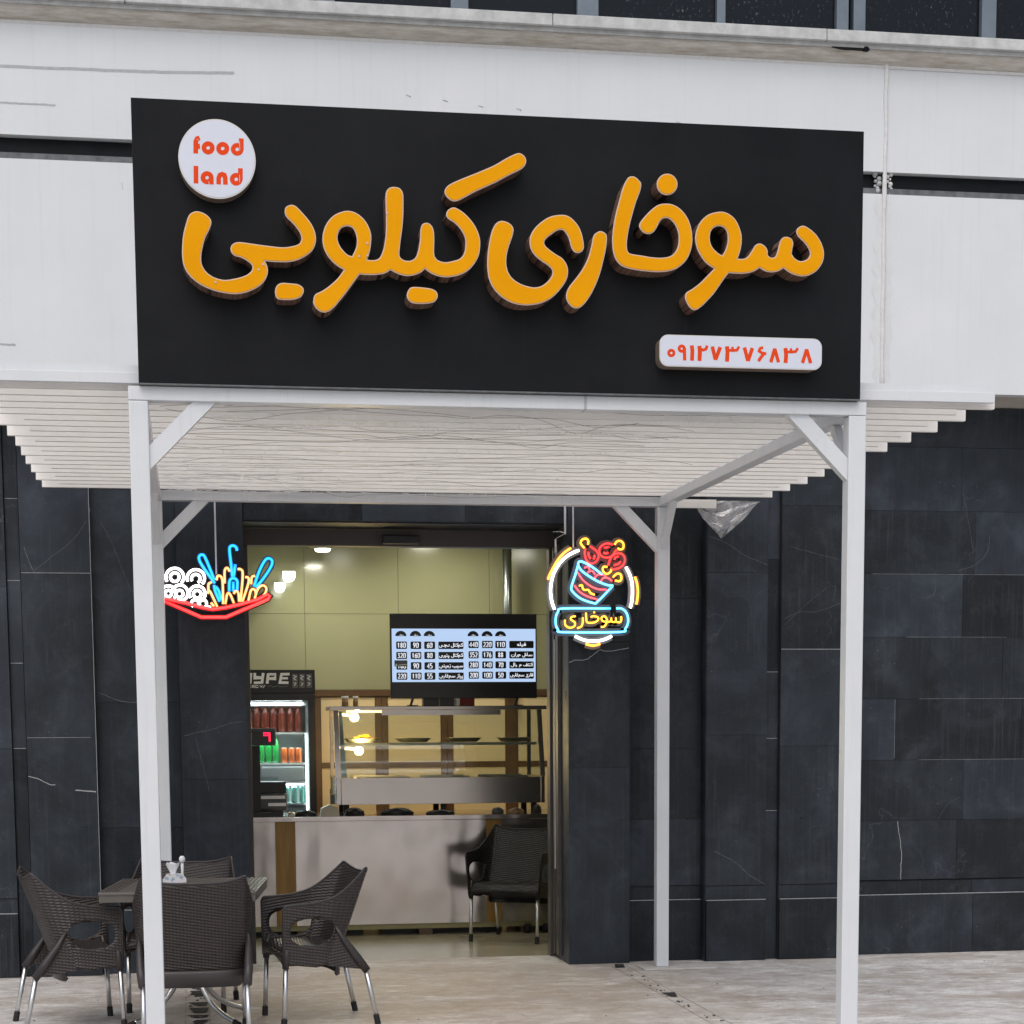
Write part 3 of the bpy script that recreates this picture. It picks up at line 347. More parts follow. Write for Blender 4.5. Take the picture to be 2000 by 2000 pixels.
plain('cupboard_brown', (0.095, 0.050, 0.022), 0.4, 0, 0.25, 7)
plain('shop_floor', (0.40, 0.36, 0.25), 0.16, 0, 0.06, 3)
plain('plinth_olive', (0.32, 0.29, 0.13), 0.4)
plain('tray_metal', (0.36, 0.34, 0.28), 0.35, 0.7)
plain('fries_yellow', (0.8, 0.42, 0.02), 0.5, 0, 0.2, 40)
plain('fridge_black', (0.008, 0.0078, 0.0078), 0.3)
plain('fridge_white', (0.70, 0.74, 0.74), 0.35)
plain('silver_print', (0.75, 0.76, 0.78), 0.4, 0.0)
plain('dim_print', (0.10, 0.10, 0.105), 0.4, 0, 0.4, 60)
plain('bottle_red', (0.22, 0.035, 0.02), 0.12, 0, 0.25, 30, 0, 0.8)
plain('bottle_green', (0.02, 0.30, 0.06), 0.10, 0, 0.2, 30, 0, 0.8)
plain('can_orange', (0.55, 0.13, 0.03), 0.25, 0.3, 0.3, 25)
plain('can_green', (0.05, 0.24, 0.19), 0.3, 0.2, 0.3, 30)
plain('cap_white', (0.7, 0.7, 0.68), 0.4)
plain('device_grey', (0.06, 0.06, 0.065), 0.4)
plain('device_beige', (0.42, 0.39, 0.30), 0.5)
plain('jar_brown', (0.22, 0.13, 0.06), 0.3)
plain('carton_red', (0.19, 0.018, 0.012), 0.5)
plain('tissue_white', (0.78, 0.79, 0.82), 0.8, 0, 0.03, 20)
plain('vein_pale', (0.12, 0.13, 0.14), 0.6, 0, 0.5, 30)
plain('joint_dim', (0.15, 0.16, 0.17), 0.7, 0, 0.5, 12)
plain('wire_dark', (0.24, 0.225, 0.21), 0.5)
plain('wire_clear', (0.78, 0.78, 0.74), 0.3)
plain('concrete_plate', (0.52, 0.50, 0.47), 0.75, 0, 0.1, 9, 0.3)
plain('drain_dark', (0.022, 0.021, 0.020), 0.8, 0, 0.5, 18, 0.5)
plain('drain_edge', (0.30, 0.28, 0.26), 0.8, 0, 0.4, 10)
plain('pebble', (0.11, 0.105, 0.10), 0.8, 0, 0.5, 30, 0.4)
plain('soffit_cream', (0.50, 0.47, 0.41), 0.8, 0, 0.08, 5, 0.2)
plain('neon_back', (0.11, 0.11, 0.12), 0.35)
plain('neon_back_dark', (0.02, 0.02, 0.025), 0.35)
plain('chair_shaded', (0.012, 0.0115, 0.0115), 0.45)
plain('asphalt', (0.06, 0.06, 0.062), 0.9, 0, 0.2, 30, 0.3)
plain('paint_white_rod', (0.62, 0.62, 0.66), 0.4)
def mat_tissuebox():
    t = NT('printed_box', 0.35)
    n = t.noise(28, 3, 0.6, t.coord())
    c = t.ramp(n, [(0.38, (0.30, 0.36, 0.45)), (0.47, (0.68, 0.70, 0.73)), (0.60, (0.72, 0.73, 0.75)), (0.66, (0.62, 0.25, 0.18))])
    t.color(c); return t.m
mat_tissuebox()
def neon_mat(name, edge, core, st):
    t = NT(name, 0.35)
    lw_ = t.n.new('ShaderNodeLayerWeight'); lw_.inputs[0].default_value = 0.5
    c = t.mix(t.ramp(lw_.outputs['Facing'], [(0.0, (0, 0, 0)), (0.55, (1, 1, 1))]), core, edge)
    t.color(tuple(x * .5 for x in edge)); t.l.new(c, t.b.inputs['Emission Color']); t.b.inputs['Emission Strength'].default_value = st
neon_mat('neon_white', (1.0, 0.95, 0.88), (1, 1, .97), 4.5)
neon_mat('neon_orange', (1.0, 0.20, 0.0), (1.0, 0.52, 0.06), 3.4)
neon_mat('neon_cyan', (0.02, 0.30, 0.75), (0.22, 0.85, 1.0), 2.9)
neon_mat('neon_pink', (0.8, 0.01, 0.04), (1.0, 0.16, 0.18), 2.2)
neon_mat('neon_yellow', (1.0, 0.24, 0.0), (1.0, 0.72, 0.07), 2.8)
neon_mat('neon_red', (0.85, 0.0, 0.005), (1.0, 0.075, 0.07), 2.2)
neon_mat('neon_blue', (0.0, 0.16, 0.65), (0.03, 0.50, 1.0), 2.0)
neon_mat('neon_amber', (1.0, 0.24, 0.03), (1.0, 0.66, 0.28), 1.9)
glow('screen_blue', (0.50, 0.67, 0.95), 0.95, (0.02, 0.02, 0.03)); glow('screen_white', (0.86, 0.88, 0.96), 0.95, (0.02, 0.02, 0.02))
glow('led_red', (1.0, 0.02, 0.08), 1.6, (0.1, 0, 0)); glow('bulb_warm', (1.0, 0.66, 0.26), 30); glow('strip_warm', (1.0, 0.62, 0.28), 4)
glow('lamp_white', (0.97, 1.0, 0.93), 3); glow('fridge_led', (0.85, 0.97, 1.0), 9)
M = MATS

# ------------------------------------------------------------------ mesh helpers
class MB:
    """collects shapes in world coordinates"""
    def __init__(s): s.v = []; s.f = []; s.uv = None
    def box(s, x0, x1, y0, y1, z0, z1, bev=0.0):
        if bev > 0:
            b = bmesh.new(); bmesh.ops.create_cube(b, size=1)
            for v in b.verts:
                v.co = Vector(((x0 + x1) / 2 + v.co.x * (x1 - x0), (y0 + y1) / 2 + v.co.y * (y1 - y0), (z0 + z1) / 2 + v.co.z * (z1 - z0)))
            bmesh.ops.bevel(b, geom=list(b.edges), offset=bev, segments=2, affect='EDGES', profile=0.6)
            s.add_bm(b); return s
        n = len(s.v)
        s.v += [(x0, y0, z0), (x1, y0, z0), (x1, y1, z0), (x0, y1, z0), (x0, y0, z1), (x1, y0, z1), (x1, y1, z1), (x0, y1, z1)]
        s.f += [tuple(n + k for k in q) for q in ((0, 3, 2, 1), (4, 5, 6, 7), (0, 1, 5, 4), (1, 2, 6, 5), (2, 3, 7, 6), (3, 0, 4, 7))]
        return s
    def add_bm(s, b):
        n = len(s.v); b.verts.index_update()
        s.v += [tuple(v.co) for v in b.verts]
        s.f += [tuple(n + v.index for v in f.verts) for f in b.faces]
        b.free()
    def poly(s, pts):
        n = len(s.v); s.v += [tuple(p) for p in pts]; s.f.append(tuple(range(n, n + len(pts)))); return s
    def prism(s, pts, vec):
        """closed planar outline pts swept along vec"""
        n = len(s.v); k = len(pts); vec = Vector(vec)
        s.v += [tuple(p) for p in pts] + [tuple(Vector(p) + vec) for p in pts]
        s.f.append(tuple(range(n + k - 1, n - 1, -1))); s.f.append(tuple(range(n + k, n + 2 * k)))
        for i in range(k): j = (i + 1) % k; s.f.append((n + i, n + j, n + k + j, n + k + i))
        return s
    def tube(s, pts, r, seg=8, closed=False, caps=True):
        pts = [Vector(p) for p in pts]; m = len(pts); n0 = len(s.v)
        rs = r if isinstance(r, (list, tuple)) else [r] * m
        up = None
        for i, p in enumerate(pts):
            a = pts[i - 1] if (i > 0 or closed) else p; b = pts[(i + 1) % m] if (i < m - 1 or closed) else p
            t = (b - a).normalized()
            if up is None:
                up = t.orthogonal().normalized()
            up = (up - t * up.dot(t));
            up = up.normalized() if up.length > 1e-6 else t.orthogonal().normalized()
            w = t.cross(up)
            for k in range(seg):
                an = 2 * math.pi * k / seg
                s.v.append(tuple(p + (up * math.cos(an) + w * math.sin(an)) * rs[i]))
        for i in range(m - (0 if closed else 1)):
            for k in range(seg):
                a = n0 + i * seg + k; b = n0 + i * seg + (k + 1) % seg
                c = n0 + ((i + 1) % m) * seg + (k + 1) % seg; d = n0 + ((i + 1) % m) * seg + k
                s.f.append((a, b, c, d))
        if caps and not closed:
            s.f.append(tuple(n0 + k for k in range(seg - 1, -1, -1))); s.f.append(tuple(n0 + (m - 1) * seg + k for k in range(seg)))
        return s
    def lathe(s, cx, cy, prof, seg=16):
        n0 = len(s.v); m = len(prof)
        for r, z in prof:
            for k in range(seg):
                a = 2 * math.pi * k / seg; s.v.append((cx + r * math.cos(a), cy + r * math.sin(a), z))
        for i in range(m - 1):
            for k in range(seg):
                a = n0 + i * seg + k; b = n0 + i * seg + (k + 1) % seg
                s.f.append((a, b, b + seg, a + seg))
        s.f.append(tuple(n0 + k for k in range(seg - 1, -1, -1))); s.f.append(tuple(n0 + (m - 1) * seg + k for k in range(seg)))
        return s
    def ball(s, c, r, seg=10, squash=1.0):
        prof = []
        for i in range(1, seg // 2 + 1):
            a = math.pi * i / (seg // 2 + 1); prof.append((r * math.sin(a), c[2] - r * squash * math.cos(a)))
        return s.lathe(c[0], c[1], prof, seg)
    def flat_stroke(s, pts, w, Y, k=0, cap=False):
        """flat ribbon of width w along pts=(x,z) in the plane Y, facing -Y"""
        P = [Vector((p[0], p[1])) for p in pts]; m = len(P); Ls, Rs = [], []
        cl = (P[0] - P[-1]).length < 1e-4 and m > 3
        for i in range(m):
            a = P[i - 1] if i > 0 else (P[-2] if cl else P[0]); b = P[i + 1] if i < m - 1 else (P[1] if cl else P[-1])
            t = (b - a).normalized(); nn = Vector((-t.y, t.x)); sc = 1.0
            if 0 < i < m - 1:
                t0 = (P[i] - P[i - 1]).normalized(); c = abs(Vector((-t0.y, t0.x)).dot(nn)); sc = 1 / max(c, 0.6)
            Ls.append(P[i] + nn * w / 2 * sc); Rs.append(P[i] - nn * w / 2 * sc)
        n = len(s.v)
        for q in Ls + Rs: s.v.append((q.x, Y, q.y))
        for i in range(m - 1): s.f.append((n + i, n + m + i, n + m + i + 1, n + i + 1))
        return s

def tagp(o, label=None, cat=None, group=None, kind=None):
    if label: o['label'] = label
    if cat: o['category'] = cat
    if group: o['group'] = group
    if kind: o['kind'] = kind
    return o

def thing(name, label, cat, loc, group=None, rz=0.0):
    o = bpy.data.objects.new(name, None); COL.objects.link(o)
    o.location = loc; o.rotation_euler = (0, 0, rz); o.empty_display_size = 0.2
    return tagp(o, label, cat, group)

def root_of(o):
    while o.parent: o = o.parent
    return o

def part(name, mb, mat, parent=None, smooth=False, label=None, kind=None, local=False):
    """mb in world coordinates unless local; becomes ONE mesh object"""
    me = bpy.data.meshes.new(name)
    off = Vector((0, 0, 0))
    if parent is not None and not local: off = Vector(root_of(parent).location)
    me.from_pydata([tuple(Vector(v) - off) for v in mb.v], [], mb.f)
    for m in (mat if isinstance(mat, list) else [mat]): me.materials.append(M[m])
    if mb.uv is not None:
        uvl = me.uv_layers.new(name='UVMap')
        for lp in me.loops: uvl.data[lp.index].uv = mb.uv[lp.vertex_index]
    b = bmesh.new(); b.from_mesh(me); bmesh.ops.recalc_face_normals(b, faces=list(b.faces)); b.to_mesh(me); b.free()
    if smooth:
        for p in me.polygons: p.use_smooth = True
    o = bpy.data.objects.new(name, me); COL.objects.link(o)
    if parent is not None: o.parent = parent
    if label: o['label'] = label
    if kind: o['kind'] = kind
    return o

def struct(name, mb, mat, smooth=False):
    return part(name, mb, mat, None, smooth, kind='structure')

def B(*a, **k): return MB().box(*a, **k)

def catmull(pts, sub=5):
    """closed outline; points flagged 'c' stay sharp"""
    n = len(pts); out = []
    P = [Vector((p[0], p[1])) for p in pts]; cor = [len(p) > 2 for p in pts]
    for i in range(n):
        p0, p1, p2, p3 = P[i - 1], P[i], P[(i + 1) % n], P[(i + 2) % n]
        if cor[i]: p0 = p1 * 2 - p2
        if cor[(i + 1) % n]: p3 = p2 * 2 - p1
        for k in range(sub):
            t = k / sub
            out.append(0.5 * ((2 * p1) + (p2 - p0) * t + (2 * p0 - 5 * p1 + 4 * p2 - p3) * t * t + (3 * p1 - p0 - 3 * p2 + p3) * t ** 3))
    return out

def spline_open(pts, sub=6):
    P = [Vector(p) for p in pts]; n = len(P)
    if n < 3: return P
    out = []
    for i in range(n - 1):
        p0 = P[i - 1] if i > 0 else P[0] * 2 - P[1]; p1, p2 = P[i], P[i + 1]; p3 = P[i + 2] if i + 2 < n else P[-1] * 2 - P[-2]
        for k in range(sub):
            t = k / sub
            out.append(0.5 * ((2 * p1) + (p2 - p0) * t + (2 * p0 - 5 * p1 + 4 * p2 - p3) * t * t + (3 * p1 - p0 - 3 * p2 + p3) * t ** 3))
    out.append(P[-1]); return out

def curve_mesh(outlines, depth, offset=0.0, bevel=0.0, sub=5, smooth=True):
    """filled 2D outlines (x,z) with holes -> MB lying around Y=0 with thickness depth (front at -depth/2)"""
    cu = bpy.data.curves.new('tmp_outline', 'CURVE'); cu.dimensions = '2D'; cu.fill_mode = 'BOTH'
    cu.extrude = depth / 2; cu.offset = offset; cu.bevel_depth = bevel; cu.bevel_resolution = 1; cu.resolution_u = 1
    for o in outlines:
        pts = catmull(o, sub) if smooth else [Vector((p[0], p[1])) for p in o]
        sp = cu.splines.new('POLY'); sp.points.add(len(pts) - 1); sp.use_cyclic_u = True
        for q, p in zip(sp.points, pts): q.co = (p.x, p.y, 0, 1)
    ob = bpy.data.objects.new('tmp_outline', cu); COL.objects.link(ob)
    dg = bpy.context.evaluated_depsgraph_get(); dg.update()
    me = bpy.data.meshes.new_from_object(ob.evaluated_get(dg))
    mb = MB(); mb.v = [(v.co.x, -v.co.z, v.co.y) for v in me.vertices]; mb.f = [tuple(p.vertices) for p in me.polygons]
    bpy.data.meshes.remove(me); bpy.data.objects.remove(ob); bpy.data.curves.remove(cu)
    return mb

def shift(mb, dx=0, dy=0, dz=0):
    mb.v = [(v[0] + dx, v[1] + dy, v[2] + dz) for v in mb.v]; return mb

def copy_tree(o, parent=None):
    c = o.copy(); COL.objects.link(c)
    if parent is not None: c.parent = parent
    for ch in [x for x in bpy.data.objects if x.parent == o]: copy_tree(ch, c)
    return c

random.seed(7)

# ================================================================== SETTING
WYB = 4.05      # face of the broad dark wall
g = MB().poly([(-60, -60, 0), (60, -60, 0), (60, 4.46, 0), (-60, 4.46, 0)])
go = struct('ground', g, 'pavement_stone')
# shop room
struct('shop_floor', MB().poly([(-2.2, 4.46, 0.0), (4.7, 4.46, 0.0), (4.7, 8.0, 0.0), (-2.2, 8.0, 0.0)]), 'shop_floor')
struct('shop_ceiling', B(-2.2, 4.7, 4.5, 8.0, 3.15, 3.25), 'room_wall')
struct('shop_side_wall', B(-2.3, -2.2, 4.5, 8.0, 0, 3.25), 'room_wall')
struct('shop_side_wall', B(4.7, 4.8, 4.5, 8.0, 0, 3.25), 'room_wall')
bw = struct('shop_back_wall', B(-2.2, 4.7, 7.66, 7.8, 0, 3.15), 'tile_joint')
xs = [-2.19, -1.15, -0.37, 0.39, 1.14, 1.90, 2.65, 3.40, 4.15, 4.69]; zs = [1.84, 2.45, 3.149]
for i in range(len(xs) - 1):
    for j in range(2):
        t = MB().box(xs[i] + .0015, xs[i + 1] - .0015, 7.63, 7.659, zs[j] + .0015, zs[j + 1] - .0015)
        part('wall_tile', t, 'olive_tile', bw)

def rows_cells(zlist, xlists):
    out = []
    for k in range(len(zlist) - 1):
        xl = xlists[k] if isinstance(xlists[0], (list, tuple)) else xlists
        for i in range(len(xl) - 1): out.append((xl[i], xl[i + 1], zlist[k], zlist[k + 1]))
    return out
def slabs(root, cells, Y, th=0.022, gap=0.0009, name='slab'):
    for (x0, x1, z0, z1) in cells:
        dy = random.uniform(-.0012, .0012)
        part(name, B(x0 + gap, x1 - gap, Y + dy, Y + dy + th, z0 + gap, z1 - gap), 'dark_stone', root)

def base_course(root, x0, x1, Y, lit_edge=True, joints=None):
    """proud plinth course, bright top edge, recessed band, shadow gap above"""
    J = [x0] + (joints or []) + [x1]
    for a, b in zip(J[:-1], J[1:]):
        part('plinth_slab', B(a + .0015, b - .0015, Y - .018, Y + .02, 0.004, .399), 'dark_stone', root)
        part('band_slab', B(a + .0015, b - .0015, Y + .006, Y + .024, .403, .492), 'dark_stone', root)
    if lit_edge: part('pale_edge', B(x0 + .002, x1 - .002, Y - .0195, Y - .004, .3995, .4035), 'grout_and_edge_light', root)  # pale strip paints the sky light caught by the course's top edge

# ---- right hand wall --------------------------------------------------
SL = 'tall dark grey stone clad wall '
w = thing('stone_wall', SL + 'with wide level slabs, right of the canopy posts', 'wall', (6.6, WYB, 0))
part('wall_core', B(4.52, 9.6, WYB + .024, 4.5, 0, 3.60), 'grout', w)
zr = [.50, .897, 1.30, 1.704, 2.11, 2.52, 2.93, 3.34, 3.598]
xr = [[4.50, 5.28, 6.6, 7.9, 9.6], [4.50, 5.32, 6.4, 7.6, 9.6], [4.50, 4.83, 5.72, 6.9, 8.2, 9.6], [4.50, 5.58, 6.7, 8.0, 9.6],
      [4.50, 5.29, 6.3, 7.7, 9.6], [4.50, 5.37, 6.5, 7.8, 9.6], [4.50, 5.265, 6.4, 7.9, 9.6], [4.50, 6.0, 7.5, 9.6]]
slabs(w, rows_cells(zr, xr), WYB)
base_course(w, 4.50, 9.6, WYB + .004, joints=[5.40, 6.8, 8.2])
for (a, b, z) in ((4.66, 5.9, 2.5205), (5.0, 6.2, 1.3005), (4.9, 5.6, 2.1105), (5.0, 5.9, 1.7045)):
    part('joint_bead', B(a, b, WYB - .0016, WYB + .004, z - .0012, z + .0012), 'joint_dim', w)
part('joint_bead', B(4.829, 4.832, WYB - .0018, WYB + .004, 1.31, 1.70), 'joint_dim', w)
def vein(root, pts, Y, wd=.003):
    mb = MB(); P = spline_open([(p[0], p[1], 0) for p in pts], 5); q = [(p[0] + random.uniform(-.002, .002), p[1] + random.uniform(-.002, .002)) for p in P]
    mb.flat_stroke(q, wd * .8, Y); part('stone_vein', mb, 'grout_and_edge_light' if wd >= .005 else 'vein_pale', root)
vein(w, [(4.862, .895), (4.868, .84), (4.885, .74), (4.893, .66), (4.890, .58), (4.892, .50)], WYB - .0022, .005)
vein(w, [(5.15, .905), (5.21, 1.0), (5.30, 1.05)], WYB - .0022, .0015)
vein(w, [(5.28, 3.05), (5.33, 2.8), (5.36, 2.66)], WYB - .0022, .0018)
vein(w, [(5.26, 2.55), (5.36, 2.58), (5.45, 2.66), (5.47, 2.78)], WYB - .0022, .0022)
# ---- block and strip between posts ------------------------------------
w = thing('stone_pier', 'dark stone block with raised panels, between rear right post and front right post', 'wall', (4.0, 3.9, 0))
part('wall_core', B(3.50, 3.905, 3.93, 4.5, 0, 3.60), 'grout', w)
part('wall_core', B(3.905, 3.997, 3.975, 4.5, 0, 3.60), 'grout', w)
part('wall_core', B(3.997, 4.50, 3.93, 4.5, 0, 3.60), 'grout', w)
slabs(w, rows_cells([.495, 1.475, 2.51, 3.598], [3.502, 3.906]), 3.905)
slabs(w, rows_cells([.0, .98, 1.45, 1.88, 2.60, 3.598], [3.908, 3.995]), 3.95, name='strip_slab')
slabs(w, rows_cells([.495, 1.40, 2.025, 2.94, 3.598], [3.997, 4.498]), 3.905)
part('side_slab', B(3.496, 3.5, 3.905, 4.02, 0, 3.598), 'dark_stone', w)
for (a, b) in ((3.502, 3.906), (3.997, 4.498)): base_course(w, a, b, 3.905)
part('joint_bead', B(4.0, 4.44, 3.9035, 3.909, 2.023, 2.0265), 'grout_and_edge_light', w)
for z in (1.88, 1.45, .98): part('joint_bead', B(3.91, 3.993, 3.9485, 3.954, z - .0017, z + .0017), 'grout_and_edge_light', w)
vein(w, [(3.56, .72), (3.68, .66), (3.80, .56), (3.90, .50)], 3.9025, .003)
vein(w, [(3.50, 2.74), (3.62, 2.70), (3.75, 2.62), (3.90, 2.56)], 3.9025, .0025)
vein(w, [(4.02, 2.22), (4.12, 2.26), (4.25, 2.27), (4.42, 2.33)], 3.9025, .0018)
vein(w, [(4.02, 2.18), (4.15, 2.30), (4.3, 2.42)], 3.9025, .0015)
vein(w, [(4.05, 2.68), (4.2, 2.64), (4.45, 2.58)], 3.9025, .0015)
# ---- recess right of the door pilaster --------------------------------
w = thing('stone_wall', 'narrow dark stone recess between the door pilaster and rear right white post', 'wall', (3.25, 4.0, 0))
part('wall_core', B(3.0, 3.496, 4.03, 4.5, 0, 3.60), 'grout', w)
slabs(w, rows_cells([.495, .93, 1.39, 2.35, 3.0, 3.598], [3.002, 3.494]), 4.006)
base_course(w, 3.002, 3.494, 4.01)
# ---- pilasters either side of the door --------------------------------
w = thing('stone_pilaster', 'dark stone pilaster at the right side of the shop doorway, under chicken bucket sign', 'pilaster', (2.8, 3.92, 0))
part('wall_core', B(2.62, 2.976, 3.945, 4.5, 0, 3.60), 'grout', w)
slabs(w, rows_cells([.0, 1.27, 2.07, 3.598], [2.596, 2.998]), 3.92)
part('side_slab', B(2.596, 2.619, 3.944, 4.45, 0, 3.598), 'dark_stone', w)
part('side_slab', B(2.977, 2.998, 3.944, 4.02, 0, 3.598), 'dark_stone', w)
vein(w, [(2.60, 1.94), (2.65, 1.955), (2.70, 1.955), (2.75, 1.98), (2.80, 2.02), (2.81, 2.02), (2.86, 2.012), (2.99, 2.03)], 3.9172, .005)
w = thing('stone_pilaster', 'dark stone pilaster at the left side of the shop doorway, behind fries sign', 'pilaster', (.35, 3.92, 0))
part('wall_core', B(.172, .538, 3.945, 4.5, 0, 3.60), 'grout', w)
slabs(w, rows_cells([.0, 1.22, 3.598], [.151, .560]), 3.92)
part('side_slab', B(.537, .560, 3.944, 4.45, 0, 3.598), 'dark_stone', w)
part('side_slab', B(.151, .171, 3.944, 4.08, 0, 3.598), 'dark_stone', w)
vein(w, [(.17, 1.49), (.25, 1.51), (.35, 1.53), (.45, 1.565), (.54, 1.58)], 3.9172, .003)
vein(w, [(.24, 1.48), (.27, 1.36), (.295, 1.25), (.32, 1.15)], 3.9172, .002)
# ---- left hand walls ---------------------------------------------------
w = thing('stone_wall', 'dark stone recess left of doorway, seen between the fries sign and raised left block', 'wall', (-.1, 4.06, 0))
part('wall_core', B(-.366, .15, 4.105, 4.5, 0, 3.60), 'grout', w)
slabs(w, rows_cells([.495, .92, 1.70, 3.0, 3.598], [-.364, .149]), 4.08)
base_course(w, -.364, .149, 4.084)
vein(w, [(-.34, 1.76), (-.27, 1.73), (-.2, 1.705), (-.1, 1.70)], 4.0772, .004)
vein(w, [(-.30, 2.80), (-.24, 2.68), (-.18, 2.52), (-.13, 2.38)], 4.0772, .002)
w = thing('stone_pier', 'raised dark stone block behind the leftmost wicker chair, below the slats', 'wall', (-.58, 4.0, 0))
part('wall_core', B(-.785, -.386, 4.025, 4.5, 0, 3.60), 'grout', w)
slabs(w, rows_cells([.495, 1.485, 2.485, 3.598], [-.785, -.366]), 4.0)
part('side_slab', B(-.3865, -.366, 4.024, 4.10, 0, 3.598), 'dark_stone', w)
base_course(w, -.785, -.366, 4.0, lit_edge=False)
part('joint_bead', B(-.78, -.37, 3.9985, 4.004, 2.4835, 2.4865), 'grout_and_edge_light', w)
part('joint_bead', B(-.78, -.40, 3.9985, 4.004, 1.484, 1.486), 'grout_and_edge_light', w)
part('pale_edge', B(-.3675, -.3645, 3.9975, 4.01, .50, 3.4), 'grout_and_edge_light', w)
vein(w, [(-.78, 1.25), (-.73, 1.235), (-.66, 1.20), (-.62, 1.195)], 3.9972, .006)
vein(w, [(-.50, 1.16), (-.45, 1.155), (-.375, 1.15)], 3.9972, .009)
vein(w, [(-.76, 2.64), (-.72, 2.52), (-.70, 2.49)], 3.9972, .004)
vein(w, [(-.70, 2.50), (-.6, 2.58), (-.47, 2.68), (-.38, 2.80)], 3.9972, .0022)
w = thing('stone_wall', 'dark stone wall with narrow upright strip at the left edge of view', 'wall', (-2.5, 4.0, 0))
part('wall_core', B(-4.6, -.786, 4.05, 4.5, 0, 3.60), 'grout', w)
slabs(w, rows_cells([.0, 1.42, 1.94, 2.44, 2.93, 3.598], [-.868, -.788]), 4.022, name='strip_slab')
for z in (1.42, 1.94, 2.44, 2.93): part('joint_bead', B(-.866, -.79, 4.0205, 4.026, z - .0017, z + .0017), 'grout_and_edge_light', w)
slabs(w, rows_cells([.495, 1.42, 2.40, 3.2, 3.598], [-4.6, -3.2, -2.0, -.872]), 3.995)
base_course(w, -4.6, -.872, 3.995)
# ---- door head ----------------------------------------------------------
w = thing('stone_lintel', 'dark stone lintel across the top of shop doorway', 'lintel', (1.58, 4.0, 2.8))
part('wall_core', B(.562, 2.594, 4.0, 4.5, 2.83, 3.60), 'grout', w)
slabs(w, rows_cells([2.815, 3.598], [.563, 1.30, 1.95, 2.593]), 3.975)
part('soffit_slab', B(.563, 2.593, 3.998, 4.38, 2.806, 2.826), 'dark_stone', w)
w = thing('door_frame', 'dark brown aluminium door frame around the open shop doorway', 'door frame', (1.58, 4.42, 0))
part('head', B(.562, 2.60, 4.40, 4.50, 2.70, 2.806, .003), 'door_dark', w)
jl = part('jamb', B(.561, .600, 4.40, 4.50, 0.0, 2.698, .003), 'door_dark', w)
jr = part('jamb', B(2.562, 2.600, 4.40, 4.50, 0.0, 2.698, .003), 'door_alu', w)
dl = part('door_leaf', MB().box(2.572, 2.595, 4.16, 4.235, .03, 2.70).box(2.572, 2.595, 4.30, 4.335, .03, 2.70), 'door_alu', w)
part('leaf_glint', B(2.5665, 2.5715, 4.252, 4.262, .60, 2.1), 'trim_white', dl)  # white strip painted in place of a light reflection on the leaf
part('leaf_glass', B(2.580, 2.586, 4.236, 4.299, .03, 2.70), 'door_alu', dl)
sb = part('motion_sensor', B(1.465, 1.70, 4.33, 4.398, 2.712, 2.765, .006), 'soft_black', w)

# ---- white upper facade -------------------------------------------------
YF = 3.55
w = thing('white_facade', 'white painted upper storey wall with dark level groove behind the black sign', 'building', (2.3, YF, 3.6))
part('wall_core', MB().box(-5.2, 9.6, YF + .09, 3.9, 3.62, 5.60), 'soffit_cream', w)
for (x0, x1) in ((-5.2, 4.515), (4.53, 9.6)):
    d = 0 if x0 < 0 else .004
    part('facade_panel', B(x0, x1, YF + d, YF + .09, 3.602, 4.79), 'facade_paint', w)
    part('facade_panel', B(x0, x1, YF + d, YF + .09, 4.922, 5.60), 'facade_paint', w)
    part('groove_strip', B(x0, x1, YF + .062, YF + .089, 4.793, 4.919), 'band_black', w)
    part('groove_lip', B(x0, x1, YF + .018, YF + .06, 4.792, 4.828), 'band_lip', w)
random.seed(11)
bead = MB()
zz = 3.60
pts = []
while zz < 5.56:
    pts.append((4.5225 + random.uniform(-.003, .003), YF - .001, zz)); zz += random.uniform(.05, .12)
pts.append((4.5225, YF - .001, 5.58))
part('joint_bead', MB().tube(pts, [random.uniform(.012, .016) for _ in pts], 8), 'caulk_white', w, True)
# smeared filler beside the joint
mb = MB(); P = []
for k in range(26):
    P.append((4.50 - .012 - random.uniform(.0, .05), 3.62 + k * .045))
lft = [(x, YF - .0015, z) for x, z in P if not (4.78 < z < 4.93)]
mb2 = MB()
for a, b in zip(P[:-1], P[1:]):
    if 4.74 < a[1] < 4.96: continue
    mb2.poly([(a[0], YF - .0018, a[1]), (4.512, YF - .0018, a[1]), (4.512, YF - .0018, b[1]), (b[0], YF - .0018, b[1])])
    mb2.poly([(4.533, YF + .0022, a[1]), (4.56 + (4.5 - a[0]) * .5, YF + .0022, a[1]), (4.56 + (4.5 - b[0]) * .5, YF + .0022, b[1]), (4.533, YF + .0022, b[1])])
part('filler_smear', mb2, 'render_patch', w)
for sx in (-1, 1):
    mb = MB()
    for k in range(9):
        mb.ball((4.5225 + sx * random.uniform(.018, .055), YF + .03, 4.80 + k * .0145), random.uniform(.008, .02), 8)
    part('mortar_blob', mb, 'caulk_white' if sx > 0 else 'scuff_grey', w, True)
